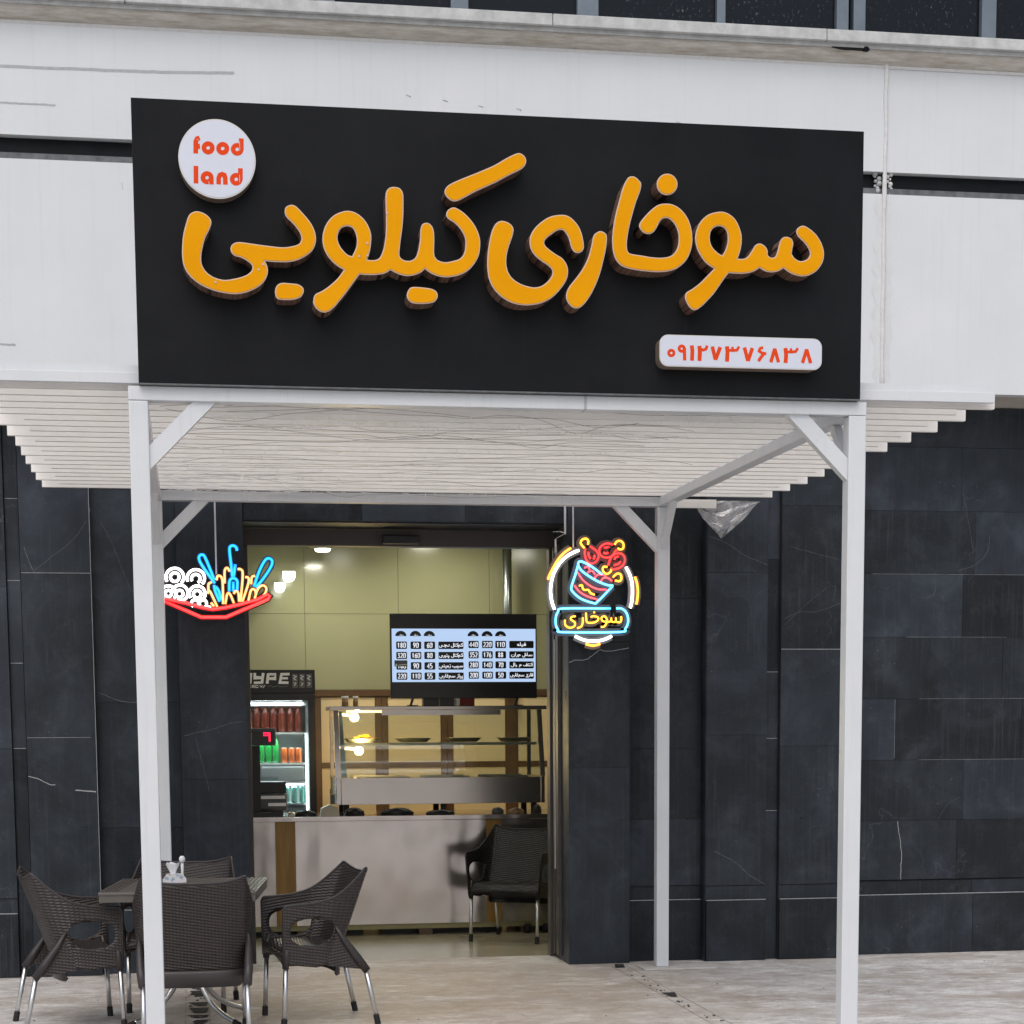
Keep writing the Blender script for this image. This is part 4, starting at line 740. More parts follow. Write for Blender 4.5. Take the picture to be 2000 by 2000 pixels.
# dark rubbed lines and scratches on the paint
def scuff(pts, wd, mat='scuff_grey'):
    mb = MB(); q = []
    for p, r in zip(spline_open([(a, b, 0) for a, b in pts], 14), range(999)):
        q.append((p[0], p[1] + random.uniform(-.0015, .0015)))
    mb.flat_stroke(q, wd, YF - .0012); part('paint_scuff', mb, mat, w)
scuff([(-1.6, 5.28), (-.76, 5.293), (.10, 5.302), (.56, 5.317)], .016)
scuff([(-1.4, 5.095), (-.77, 5.094), (-.46, 5.093)], .010)
scuff([(-1.2, 3.76), (-.80, 3.752), (-.73, 3.75)], .010)
for (x, z) in ((1.78, 5.222), (1.99, 5.20), (2.22, 5.193), (1.56, 5.24), (3.2, 5.16)):
    scuff([(x, z), (x + .018, z - .004), (x + .03, z - .009)], .004)
scuff([(.07, 3.89), (.085, 3.82), (.10, 3.755)], .003); scuff([(-.10, 4.68), (-.095, 4.64)], .003)
# cornice
lw = [-5.2, -2.6, -.05, 2.42, 4.10, 6.4, 9.6]
cr = thing('stone_cornice', 'weathered white stone sill ledge running under the upper windows', 'ledge', (2.3, YF - .1, 5.6))
for a, b in zip(lw[:-1], lw[1:]):
    part('ledge_stone', B(a + .002, b - .002, YF - .13, 3.90, 5.635, 5.70, .004), 'ledge_stone', cr)
part('under_ledge', B(-5.2, 9.6, YF - .095, YF + .10, 5.612, 5.634), 'ledge_stone', cr)
prof = [(YF + .0, 5.545)] + [(YF - .072 * math.sin(a * math.pi / 10) ** 1.6 - .004, 5.55 + .061 * (1 - math.cos(a * math.pi / 10))) for a in range(1, 6)] + [(YF + .05, 5.611)]
part('cove', MB().prism([(-5.2, y, z) for y, z in prof], (14.8, 0, 0)), 'dusty_cove', cr)
tr = MB().prism([(-5.2, YF - .001, 5.53), (-5.2, YF - .010, 5.545), (-5.2, YF - .001, 5.552)], (14.8, 0, 0))
part('plaster_edge', tr, 'caulk_white', cr)
hole = MB().ball((4.36, YF - .075, 5.612), .028, 10, .6)
hole.prism([(4.14, YF - .098, 5.611), (4.36, YF - .098, 5.611), (4.36, YF - .04, 5.60)], (0, .004, -.006))
part('broken_spot', hole, 'band_black', cr)
# windows above
wn_ = thing('window_row', 'row of dark dusty windows in blue grey frames above the sill ledge', 'window', (2.3, 3.75, 5.7))
mull = [(-2.2, -2.1), (-1.35, -1.25), (-.55, -.45), (.26, .36), (1.063, 1.163), (1.857, 1.962), (2.627, 2.757), (3.496, 3.55), (4.259, 4.335), (4.368, 4.444), (5.204, 5.299), (6.0, 6.1), (6.9, 7.0)]
for a, b in mull: part('mullion', B(a, b, 3.72, 3.80, 5.702, 7.5, .003), 'window_alu', wn_)
for (a, b), (c, d) in zip(mull[:-1], mull[1:]):
    if c - b > .1: part('pane', B(b + .001, c - .001, 3.765, 3.771, 5.712, 7.49), 'dark_window_glass', wn_)
part('sill_rail', B(-5.2, 9.6, 3.755, 3.80, 5.700, 5.7115), 'window_alu', wn_)
part('room_dark', B(-5.2, 9.6, 3.95, 4.0, 5.70, 7.6), 'band_black', wn_)
struct('upper_wall', B(-5.2, 9.6, 3.55, 4.2, 7.5, 10.0), 'facade_paint')
struct('soffit', B(-5.2, 9.6, YF + .092, 4.5, 3.602, 3.618), 'soffit_cream')

# ---- ground details -----------------------------------------------------
p = thing('footing_plate', 'pale flat concrete plate under the rear right post', 'footing', (3.2, 3.7, 0))
part('plate', B(3.00, 3.47, 3.50, 3.74, .001, .012, .003), 'concrete_plate', p)
def drain(x, y0, y1, wd, label, seed, dens):
    random.seed(seed)
    d = thing('drain_channel', label, 'drain', (x, (y0 + y1) / 2, 0))
    for sx in (-1, 1): part('edge_strip', B(x + sx * wd / 2 - .0012, x + sx * wd / 2 + .0012, y0, y1, .0005, .0022), 'drain_edge', d)
    y = y0; mb = MB(); st = MB()
    while y < y1:
        l = random.uniform(.05, .2)
        if random.random() < dens:
            pl = [(x - wd / 2 + .004 + random.uniform(0, wd * .5), y), (x + wd / 2 - .004 - random.uniform(0, wd * .3), y + random.uniform(0, .03)),
                  (x + wd / 2 - .004, y + l), (x - wd / 2 + .004 + random.uniform(0, wd * .4), y + l)]
            part('dark_gap', MB().poly([(a, b, .004) for a, b in pl]), 'drain_dark', d)
        for _ in range(3):
            st.ball((x + random.uniform(-wd / 2, wd / 2) * .8, y + random.uniform(0, l), .004), random.uniform(.004, .010), 6, .5)
        y += l + random.uniform(0.0, .08 if dens > .8 else .22)
    part('pebbles', st, 'pebble', d, kind='stuff')
drain(2.895, -2.0, 3.80, .10, 'broken narrow drain line in the paving running forward from the pilaster foot', 3, .33)
drain(.215, -1.0, 3.2, .13, 'dark drain strip in the paving under the outdoor table', 4, .95)
random.seed(21)
lit = MB()
for k in range(40):
    x, y = random.uniform(-1.5, 5.5), random.uniform(.5, 3.9)
    lit.ball((x, y, .002), random.uniform(.003, .007), 6, .4)
part('paving_crumbs', lit, 'pebble', None, kind='stuff')

# ================================================================== CANOPY FRAME
W = 3.1824; D = 3.6009; HB = 2.887; BH = .057; PB = .08
pg = thing('canopy_frame', 'white square steel tube canopy frame on four posts in front of the shop', 'canopy', (W / 2, D / 2, 0))
def post(x, y): return part('post', B(x, x + PB, y, y + PB, .012 if y > 1 else 0.0, HB - .001, .006), 'white_steel', pg, label=None)
for x in (0, W - PB):
    for y in (0, D): post(x, y)
part('beam', B(0, 1.92, -.001, PB, HB, HB + BH, .004), 'white_steel', pg)
part('beam', B(1.926, W, -.001, PB, HB, HB + BH, .004), 'white_steel', pg)
part('beam', B(0, W, D, D + PB, HB, HB + BH, .004), 'white_steel', pg)
for x in (0, W - PB): part('beam', B(x + .006, x + PB - .006, PB + .001, D - .001, HB + .001, HB + BH - .001, .004), 'white_steel', pg)
part('mid_joint', B(1.918, 1.928, -.0035, PB + .002, HB + .001, HB + BH - .001), 'scuff_grey', pg)
def brace(p0, p1, dirv, wd=.055, th=.05):
    a, b = Vector(p0), Vector(p1); t = (b - a).normalized(); n = Vector(dirv); s = t.cross(n).normalized()
    e0, e1 = a - t * .03, b + t * .03
    q = [e0 + s * wd / 2, e0 - s * wd / 2, e1 - s * wd / 2, e1 + s * wd / 2]
    part('brace', MB().prism([v - n * th / 2 for v in q], n * th), 'white_steel', pg)
for y in (.04, D + .04):
    brace((PB - .005, y, HB - .235), (PB + .235, y, HB + .005), (0, 1, 0), .068)
    brace((W - PB + .005, y, HB - .235), (W - PB - .235, y, HB + .005), (0, 1, 0), .068)
for x in (PB / 2, W - PB / 2):
    brace((x, PB - .005, HB - .235), (x, PB + .235, HB + .005), (1, 0, 0), .045, .04)
    brace((x, D + .005, HB - .235), (x, D - .235, HB + .005), (1, 0, 0), .045, .04)
# ---- slats
ZS = HB + BH + .0015
sl = thing('slatted_roof', 'shallow roof of many off white level slats laid over the canopy frame', 'canopy roof', (W / 2, D / 2, ZS))
part('slat', B(-2.6, 3.797, .047, .075, 2.962, 3.006, .002), 'white_steel', sl, label='longest white front slat')
part('front_cap', B(-2.6, 3.790, .0755, .10, 3.0075, 3.040), 'white_steel', sl)
random.seed(5)
for k in range(21):
    y = .116 + k * .1712
    lo = (k % 2 == 0)
    x0, x1 = (-.612, 3.822) if lo else (-.50, 3.71)
    if k < 8 and lo: x0 -= .06
    if k < 6: x0 -= .35 - .05 * k if k < 4 else 0
    part('slat', B(x0 + random.uniform(-.006, .006), x1 + random.uniform(-.006, .006), y, y + .028, ZS, ZS + .05), 'slat_paint', sl)
part('roof_sheet', B(-.60, 3.80, .11, 3.74, ZS + .077, ZS + .081), 'film_roof', sl)
part('back_strip', B(-.10, 3.50, D + PB + .004, D + PB + .03, ZS - .055, ZS - .003), 'slat_paint', sl)

# ---- hanging clear film
random.seed(9)
fm = thing('plastic_film', 'torn clear plastic film drooping from the rear right edge of the slats', 'plastic sheet', (3.65, 3.72, 2.9))
mb = MB(); nx, nz = 22, 12
x0, x1 = 3.335, 3.80
for j in range(nz + 1):
    for i in range(nx + 1):
        u = i / nx; v = j / nz
        dep = .215 * min(u / .46, (1 - u) / .54 * 1.0) ** .85 if 0 < u < 1 else 0
        dep = max(dep, .0) + .02
        z = ZS - .005 - v * dep; x = x0 + u * (x1 - x0) + (.46 - u) * v * .06
        y = 3.73 + .018 * math.sin(u * 16 + v * 5) * v + .012 * math.sin(v * 17 + u * 7) + random.uniform(-.004, .004)
        mb.v.append((x, y, z))
for j in range(nz):
    for i in range(nx):
        a = j * (nx + 1) + i; mb.f.append((a, a + 1, a + nx + 2, a + nx + 1))
part('film', mb, 'clear_film', fm, True)

# ---- string lights looped under the slats
random.seed(13)
sw = thing('string_lights', 'tangled thin fairy light wires looped under the slats inside the frame', 'fairy lights', (1.6, 1.8, HB + BH))
for k in range(34):
    y = random.uniform(.12, 3.5); pts = []; x = random.uniform(.1, .5); yy = y
    while x < random.uniform(2.4, 3.05):
        pts.append((x, yy, ZS - .006 - abs(random.gauss(0, .010)) - (.02 if random.random() < .15 else 0))); x += random.uniform(.12, .4); yy = max(.1, min(3.55, yy + random.uniform(-.13, .13)))
    if len(pts) < 3: continue
    part('wire', MB().tube(spline_open(pts, 4), .0012, 4, caps=False), 'wire_dark' if k % 2 else 'wire_clear', sw)
    if k % 2 == 0:
        bl = MB()
        for q in spline_open(pts, 5):
            if random.random() < .55: continue
            bl.tube([(q[0], q[1], q[2] + .003), (q[0] + random.uniform(-.016, .016), q[1] + random.uniform(-.02, .02), q[2] - random.uniform(.006, .02))], .0018, 5)
        part('bulb_row', bl, 'wire_clear', sw, kind='stuff')
mb = MB()
for k in range(420):
    x = .09 + abs(random.gauss(0, .55)); y = 3.55 - abs(random.gauss(0, .7)); l = random.uniform(.008, .05)
    if x > 2.9 or y < .2: continue
    z = ZS - .004 - random.uniform(0, .012)
    mb.box(x, x + l, y, y + .002, z, z + .0022)
part('painted_glints', mb, 'tissue_white', sw, kind='stuff')  # pale strips stand in for light glinting through film and slat gaps

# ================================================================== SIGNBOARD
sg = thing('shop_sign', 'large black signboard with raised amber Persian lettering mounted above the canopy', 'sign', (1.6, -.03, 2.95))
part('board', B(.045, 3.142, -.03, .045, 2.952, 4.074, .002), 'sign_black', sg)
part('edge_trim', B(.047, 3.140, -.0325, .044, 2.9455, 2.951), 'band_lip', sg)
part('back_frame', MB().box(.10, .14, .046, .09, 2.95, 4.0).box(3.05, 3.09, .046, .09, 2.95, 4.0).box(.1, 3.09, .046, .09, 3.8, 3.84), 'scuff_grey', sg)
for outl in DATA['letters']:
    body = shift(curve_mesh(outl, .105), dy=-.03 - .0525 - .001)
    L = part('letter', body, 'bronze_return', sg)
    rim = shift(curve_mesh(outl, .006, offset=.0012), dy=-.1392)
    part('letter_rim', rim, 'trim_peach', L)
    face = shift(curve_mesh(outl, .004, offset=-.0035), dy=-.1430)
    part('letter_face', face, 'amber_acrylic', L)
random.seed(17)
scr = MB()
for (x, z) in SCREWS:
    scr.box(x - .004, x + .004, -.147, -.1455, z - .004, z + .004)
part('screw_caps', scr, 'trim_peach', sg)
# round logo
cx, cz, lr = DATA['logo']
def disc(cx, cz, r, n=64): return [(cx + r * math.cos(2 * math.pi * k / n), cz + r * math.sin(2 * math.pi * k / n)) for k in range(n)]
lo = part('logo_disc', MB().prism([(x, -.0305, z) for x, z in disc(cx, cz, lr + .002)], (0, -.070, 0)), 'plate_side', sg)
part('disc_rim', MB().prism([(x, -.1006, z) for x, z in disc(cx, cz, lr + .0035)], (0, -.0035, 0)), 'trim_white', lo)
part('disc_face', MB().prism([(x, -.1042, z) for x, z in disc(cx, cz, lr - .002)], (0, -.0012, 0)), 'plate_white', lo)
for st in DATA['logo_letters']:
    mb = MB()
    for k, (wd, pts) in enumerate(st): mb.flat_stroke(pts, wd, -.1060 - k * .0003)
    part('logo_letter', mb, 'sign_red', lo)
# white slits that cut the rounded logo letters
cut = MB()
def px_l(x, y): return (cx + (x - 900) / 10.73 / 458, cz - (y - 968) / 10.73 / 452)
for a, b in (((1352, 620), (1352, 800)), ((1335, 1250), (1335, 1400)), ((728, 1400), (728, 1510)), ((505, 620), (545, 622))):
    cut.flat_stroke([px_l(*a), px_l(*b)], .0016, -.1069)
part('letter_slits', cut, 'plate_white', lo)
# phone plate
bx0, bx1, bz0, bz1 = DATA['platebox']
def rrect(x0, x1, z0, z1, r, n=8):
    out = []
    for (ccx, ccz, a0) in ((x1 - r, z1 - r, 0), (x0 + r, z1 - r, 90), (x0 + r, z0 + r, 180), (x1 - r, z0 + r, 270)):
        for k in range(n + 1):
            a = R_(a0 + 90 * k / n); out.append((ccx + r * math.cos(a), ccz + r * math.sin(a)))
    return out
pp = part('phone_plate', MB().prism([(x, -.0305, z) for x, z in rrect(bx0, bx1, bz0, bz1, .036)], (0, -.080, 0)), 'plate_side', sg)
part('plate_rim', MB().prism([(x, -.1106, z) for x, z in rrect(bx0 - .002, bx1 + .002, bz0 - .002, bz1 + .002, .037)], (0, -.0035, 0)), 'trim_white', pp)
part('plate_face', MB().prism([(x, -.1142, z) for x, z in rrect(bx0 + .002, bx1 - .002, bz0 + .002, bz1 - .002, .034)], (0, -.001, 0)), 'plate_white', pp)
for st in DATA['digits']:
    mb = MB()
    for k, (wd, pts) in enumerate(st): mb.flat_stroke(pts, wd, -.1157 - k * .0003)
    part('digit', mb, 'sign_red', pp)

# ================================================================== NEON SIGNS
NY = 3.8
def neon(strokes, name, label, loc, rods, back_r=.034, bm='neon_back'):
    t = thing(name, label, 'neon sign', loc)
    back = MB()
    for i, (r, col, pts) in enumerate(strokes):
        P = (spline_open if r < .0105 else (lambda q, n: [Vector(v) for v in q]))([(x, NY - (i % 3) * .0012 - (.006 if col in ('yellow', 'red', 'blue', 'amber') else 0), z) for x, z in pts], 4)
        part('neon_tube', MB().tube(P, r, 8), 'neon_' + col, t, True)
        q = [(p[0], p[2]) for p in P]
        n0 = len(back.v)
        m2 = MB().flat_stroke(q, 2 * r + back_r, NY + .016 + i * .00025)
        back.v += m2.v; back.f += [tuple(n0 + k for k in f) for f in m2.f]
    part('backing', back, bm, t)
    for (a, b, rr) in rods: part('hanging_rod', MB().box(a[0] - rr, a[0] + rr, NY + .022, NY + .030, b[1], a[1]), 'paint_white_rod', t)
    return t
neon(DATA['neon_right'], 'neon_sign', 'round neon sign with chicken drumstick bucket and Persian word, hanging right of the doorway', (2.65, NY, 2.4),
     [((2.612, HB + .05), (0, 2.62), .0045)])
neon(DATA['neon_left'], 'neon_sign', 'neon sign of red tray with fries and blue forks, hanging at left of the doorway', (.33, NY, 2.5),
     [((.392, HB + .05), (0, 2.45), .005)], .014, 'neon_back_dark')
cd = thing('conduit', 'thin white cranked cable conduit running down beside the round neon sign', 'conduit', (2.56, 3.85, 2.6))
part('pipe', MB().box(2.558, 2.570, 3.84, 3.852, 2.735, HB + .05), 'paint_white_rod', cd)
part('pipe', MB().prism([(2.558, 3.84, 2.735), (2.570, 3.84, 2.745), (2.510, 3.84, 2.712), (2.498, 3.84, 2.702)], (0, .012, 0)), 'paint_white_rod', cd)
part('pipe', MB().box(2.498, 2.508, 3.84, 3.852, 2.62, 2.703), 'paint_white_rod', cd)

# ================================================================== WICKER ARMCHAIRS
def plan(s):
    a = abs(s); sg_ = 1 if s >= 0 else -1
    if a > .55:
        t = (a - .55) / .45; return sg_ * (.262 + .006 * t), .06 + .175 * t
    th = a / .55 * math.pi / 2
    return sg_ * .262 * math.sin(th) ** .6 if a > 1e-6 else 0.0, .06 - .145 * math.cos(th) ** .6 if math.cos(th) > 1e-6 else .06
def ztop(s):
    a = abs(s)
    if a < .33: return .787 + .033 * (a / .33) ** 2.2
    if a < .66: t = (a - .33) / .33; return .642 + .178 * (1 - t) ** 2.3
    t = (a - .66) / .34; z = .642 - .008 * t
    if t > .9: z -= .022 * ((t - .9) / .1) ** 2
    return z
def zbot(s):
    a = abs(s)
    if a < .40: return .345
    if a < .56: return .345 - .033 * (a - .40) / .16
    return .312 + .014 * min(1, (a - .56) / .25)
def lean(s, z):
    a = abs(s); k = 1.0 if a < .33 else max(0, 1 - (a - .33) / .3)
    x, y = plan(s); f = 1 if s > 0 else -1
    y -= max(0, z - .36) * .36 * k
    if a > .2: x += f * .028 * max(0, z - .36) / .3 * min(1, (a - .2) / .3)
    return x, y
def make_chair():
    root = thing('wicker_chair', '', 'chair', (0, 0, 0))
    ns, nz = 132, 26; mb = MB(); mb.uv = []; arc = 0; prev = None
    base = []
    for i in range(ns + 1):
        s = -1 + 2 * i / ns
        px, py = plan(s)
        if prev: arc += math.hypot(px - prev[0], py - prev[1])
        prev = (px, py)
        for j in range(nz + 1):
            z = zbot(s) + (ztop(s) - zbot(s)) * j / nz
            yy, zz = py, z
            if abs(s) > .40:       # pull vertices near the arm opening onto its outline
                u, v = (py - .097) / .104, (z - .497) / .070
                d = (abs(u) ** 2.6 + abs(v) ** 2.6) ** (1 / 2.6)
                if .84 < d < 1.13: yy = .097 + (py - .097) / d; zz = .497 + (z - .497) / d
            x, y = lean(s, zz)
            y = y + (yy - py)
            mb.v.append((x, y, zz)); mb.uv.append((arc, zz)); base.append((yy, zz))
    for i in range(ns):
        for j in range(nz):
            q = [i * (nz + 1) + j, (i + 1) * (nz + 1) + j, (i + 1) * (nz + 1) + j + 1, i * (nz + 1) + j + 1]
            sm = -1 + 2 * (i + .5) / ns
            if abs(sm) > .40:
                cy = sum(base[k][0] for k in q) / 4; cz = sum(base[k][1] for k in q) / 4
                if (abs((cy - .097) / .104) ** 2.6 + abs((cz - .497) / .070) ** 2.6) < .93: continue
            mb.f.append(tuple(q))
    sh = part('shell', mb, 'wicker_plastic', root, True)
    md = sh.modifiers.new('thickness', 'SOLIDIFY'); md.thickness = .008; md.offset = 0
    # smooth lower apron band round the back
    mb = MB(); P = []
    for i in range(41):
        s = -.345 + .69 * i / 40; x, y = lean(s, .30); a = abs(s)
        lo = .262 + .05 * max(0, (a - .28) / .12) ** 2
        for (z, o) in ((.349, -.003), (.33, .006), (lo + .004, .004), (lo, -.004)):
            mb.v.append((x * (1 + o * 1.2), y - o, z))
    for i in range(40):
        for j in range(3): a = i * 4 + j; mb.f.append((a, a + 4, a + 5, a + 1))
    ap = part('apron', mb, 'chair_plastic', root, True)
    md = ap.modifiers.new('thickness', 'SOLIDIFY'); md.thickness = .008; md.offset = 0
    rim = []
    for i in range(0, 97):
        s = -1 + 2 * i / 96; z = ztop(s); x, y = lean(s, z); rim.append((x, y, z + .001))
    x, y = lean(-1, .50); x2, y2 = lean(1, .50)
    rim = [(lean(-1, .33)[0], .2352, .33), (x, .2355, .50)] + rim + [(x2, .2355, .50), (lean(1, .33)[0], .2352, .33)]
    part('rim', MB().tube(rim, .0068, 6), 'chair_plastic', root, True)
    # seat
    mb = MB(); mb.uv = []; nx, ny = 24, 24
    for j in range(ny + 1):
        y = -.080 + .310 * j / ny
        hw = .258 if y > .06 else .260 * (max(0, 1 - (abs(y - .06) / .145) ** (1 / .6))) ** .6
        for i in range(nx + 1):
            u = -1 + 2 * i / nx; x = u * hw
            z = .418 - .012 * (1 - u * u) * (1 - (y / .24) ** 2) - (.03 * max(0, (y - .17) / .06) ** 2 if y > .17 else 0)
            mb.v.append((x, y, z)); mb.uv.append((x, y))
    for j in range(ny):
        for i in range(nx): a = j * (nx + 1) + i; mb.f.append((a, a + 1, a + nx + 2, a + nx + 1))
    st = part('seat', mb, 'wicker_plastic', root, True)
    md = st.modifiers.new('thickness', 'SOLIDIFY'); md.thickness = .008; md.offset = -1
    mb = MB(); mb.uv = []
    for i in range(25):
        u = -1 + i / 12; x = u * .262
        for z, y in ((.39, .231), (.372, .238), (.335 + .028 * (1 - u * u) , .237)):
            mb.v.append((x, y, z)); mb.uv.append((x, z))
    for i in range(24):
        for j in range(2): a = i * 3 + j; mb.f.append((a, a + 3, a + 4, a + 1))
    fa = part('front_apron', mb, 'wicker_plastic', root, True)
    md = fa.modifiers.new('thickness', 'SOLIDIFY'); md.thickness = .008; md.offset = 0
    for sx in (-1, 1):
        web = MB(); A_ = [(sx * .262, .05, .33), (sx * .264, .0, .43), (sx * .264, -.05, .50), (sx * .263, -.10, .43), (sx * .260, -.15, .36), (sx * .255, -.200, .290), (sx * .258, -.12, .300), (sx * .260, -.03, .312)]
        web.prism(A_, (-sx * .007, 0, 0)); web.uv = [(v[1], v[2]) for v in web.v]; part('side_web', web, 'wicker_plastic', root)
        part('leg_sleeve', MB().tube([(sx * .262, -.030, .54), (sx * .266, -.085, .45), (sx * .262, -.150, .36), (sx * .254, -.206, .285)], [.006, .017, .023, .021], 8), 'chair_plastic', root, True)
        part('leg_sleeve', MB().tube([(sx * .262, .205, .44), (sx * .262, .218, .38), (sx * .259, .222, .312)], [.010, .020, .018], 8), 'chair_plastic', root, True)
        for (a, b) in (((sx * .252, -.196, .31), (sx * .254, -.262, .0)), ((sx * .257, .220, .33), (sx * .257, .236, .0))):
            A, Bv = Vector(a), Vector(b); c = Bv + (A - Bv) * (.05 / A[2])
            lg = part('leg', MB().tube([A, Bv + Vector((0, 0, .006))], .0125, 10), 'aluminium_leg', root, True)
            part('foot_cap', MB().tube([c, Bv], .0158, 10), 'rubber_black', lg)
    return root
G_OUT = 'dark brown wicker armchairs round the outdoor table'
chair0 = make_chair()
def place(o, x, y, fx, fy, label, group=None):
    o.location = (x, y, 0); o.rotation_euler = (0, 0, math.atan2(-fx, fy)); o['label'] = label
    if group: o['group'] = group
    return o
place(chair0, .845, 1.85, -.481, -.075, 'brown wicker armchair in side view at the right side of the outdoor table', G_OUT)
place(copy_tree(chair0), .205, 1.40, -.02, 1, 'brown wicker armchair with its back to the viewer, in front of the outdoor table', G_OUT)
place(copy_tree(chair0), -.435, 1.925, .46, .085, 'leftmost brown wicker armchair, side view, left of the outdoor table', G_OUT)
place(copy_tree(chair0), .14, 2.50, -.09, -.55, 'brown wicker armchair behind the outdoor table, only backrest top showing', G_OUT)
inchair = place(copy_tree(chair0), 2.505, 5.475, -.50, -.80, 'wicker armchair with painted-in shade, inside the shop in front of the counter')
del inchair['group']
for ch in inchair.children:  # darker material copies put the indoor shade into the chair's colour
    sw_ = {'wicker_plastic': 'wicker_shaded', 'chair_plastic': 'chair_shaded'}.get(ch.data.materials[0].name)
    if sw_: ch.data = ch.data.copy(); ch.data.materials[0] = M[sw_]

# ================================================================== OUTDOOR TABLE
TX, TY, TZ = .174, 1.955, .725
tb = thing('outdoor_table', 'square brown plastic table with curved metal legs, among four wicker chairs', 'table', (TX, TY, 0), rz=R_(-6))
hx, hy = .395, .43
part('tabletop', B(-hx, hx, -hy, hy, TZ - .022, TZ - .004, .006), 'table_plastic', tb, local=True)
part('rim', MB().box(-hx + .004, hx - .004, -hy + .004, -hy + .016, TZ - .055, TZ - .0225).box(-hx + .004, hx - .004, hy - .016, hy - .004, TZ - .055, TZ - .0225)
     .box(-hx + .004, -hx + .016, -hy + .0165, hy - .0165, TZ - .055, TZ - .0225).box(hx - .016, hx - .004, -hy + .0165, hy - .0165, TZ - .055, TZ - .0225), 'table_plastic', tb, local=True)
part('top_panel', B(-hx + .10, hx - .10, -hy + .01, hy - .01, TZ - .0035, TZ), 'table_plastic', tb, local=True)
for sx in (-1, 1):
    for k in range(4):
        x = sx * (hx - .089 + k * .0225); part('top_rib', B(min(x, x + sx * .013), max(x, x + sx * .013), -hy + .01, hy - .01, TZ - .0035, TZ + .001), 'table_plastic', tb, local=True)
part('column', MB().tube([(0, 0, .20), (0, 0, TZ - .056)], .030, 14), 'aluminium_leg', tb, True, local=True)
part('top_bracket', B(-.14, .14, -.14, .14, TZ - .056, TZ - .045), 'aluminium_leg', tb, local=True)
for k in range(4):
    a = R_(45 + 90 * k); c, s_ = math.cos(a), math.sin(a)
    pr_ = [(.026, .37), (.05, .30), (.10, .20), (.18, .11), (.28, .055), (.37, .028)]
    lg = part('leg', MB().tube(spline_open([(c * r, s_ * r, z) for r, z in pr_], 4), .0135, 8), 'aluminium_leg', tb, True, local=True)
    part('foot_cap', MB().tube([(c * .362, s_ * .362, .030), (c * .40, s_ * .40, .016)], .016, 8), 'rubber_black', lg, local=True)
# tissue box and shaker on the table
bx = thing('tissue_box', 'small printed tissue box with a white tissue sticking up on the table', 'tissue box', (.115, 1.80, TZ))
pr2 = [(-.058, 0), (.058, 0), (.060, .035), (.042, .062), (.0, .070), (-.042, .062), (-.060, .035)]
part('box', MB().prism([(.115 + a, 1.765, TZ + .0015 + b) for a, b in pr2], (0, .075, 0)), 'printed_box', bx)
mb = MB(); n = 10
for j, (w_, z) in enumerate(((.012, .066), (.020, .085), (.030, .105), (.036, .122))):
    for k in range(n):
        a = 2 * math.pi * k / n
        mb.v.append((.108 + w_ * math.cos(a), 1.80 + w_ * .45 * math.sin(a) * (1 + .5 * math.cos(3 * a)), TZ + z + .007 * math.cos(3 * a + 1) * j / 3))
for j in range(3):
    for k in range(n): mb.f.append((j * n + k, j * n + (k + 1) % n, (j + 1) * n + (k + 1) % n, (j + 1) * n + k))
part('tissue', mb, 'tissue_white', bx, True)
sh_ = thing('pepper_mill', 'slim glass shaker with white knob beside the tissue box', 'shaker', (.155, 1.90, TZ))
part('body', MB().lathe(.155, 1.90, [(.010, TZ + .001), (.012, TZ + .02), (.007, TZ + .06), (.008, TZ + .115)], 10), 'silver_print', sh_, True)
part('knob', MB().lathe(.155, 1.90, [(.008, TZ + .1155), (.015, TZ + .125), (.016, TZ + .14), (.009, TZ + .152)], 10), 'tissue_white', sh_, True)

# ================================================================== SHOP INTERIOR
cw = thing('cupboard_wall', 'brown framed cream cupboard doors along the lower back wall of shop', 'cupboard', (2.0, 7.5, 0))
part('carcass', B(.2, 4.6, 7.54, 7.62, .0, 1.80), 'cupboard_brown', cw)
part('top_rail', B(.2, 4.6, 7.505, 7.625, 1.785, 1.835, .003), 'cupboard_brown', cw)
vs = [.62, 1.20, 1.245, 1.69, 1.7415, 1.745, 1.79, 2.225, 2.275, 2.2765, 2.325, 2.76, 2.86, 3.30, 3.38, 3.9, 3.96, 4.5]
st_ = [(1.20, 1.247), (1.69, 1.7405), (1.7435, 1.79), (2.225, 2.273), (2.2765, 2.323), (2.76, 2.86), (3.30, 3.38), (3.90, 3.96)]
for a, b in st_: part('stile', B(a, b, 7.512, 7.538, .02, 1.784), 'cupboard_brown', cw)
edges = [.25] + [v for p_ in st_ for v in p_] + [4.5]
for i in range(0, len(edges), 2):
    a, b = edges[i], edges[i + 1]
    if b - a < .1: continue
    for z0, z1 in ((.03, .66), (.71, 1.205), (1.253, 1.775)):
        part('door_panel', B(a + .004, b - .004, 7.518, 7.536, z0, z1), 'cupboard_cream', cw)
    part('rail', B(a + .001, b - .001, 7.514, 7.539, 1.207, 1.251), 'cupboard_brown', cw)
part('wall_pipe', MB().tube([(2.77, 7.45, 1.84), (2.77, 7.45, 3.14)], .038, 16), 'steel_pipe', thing('steel_flue', 'vertical grey steel flue pipe on the back wall above the menu screen', 'pipe', (2.77, 7.45, 1.84)), True)
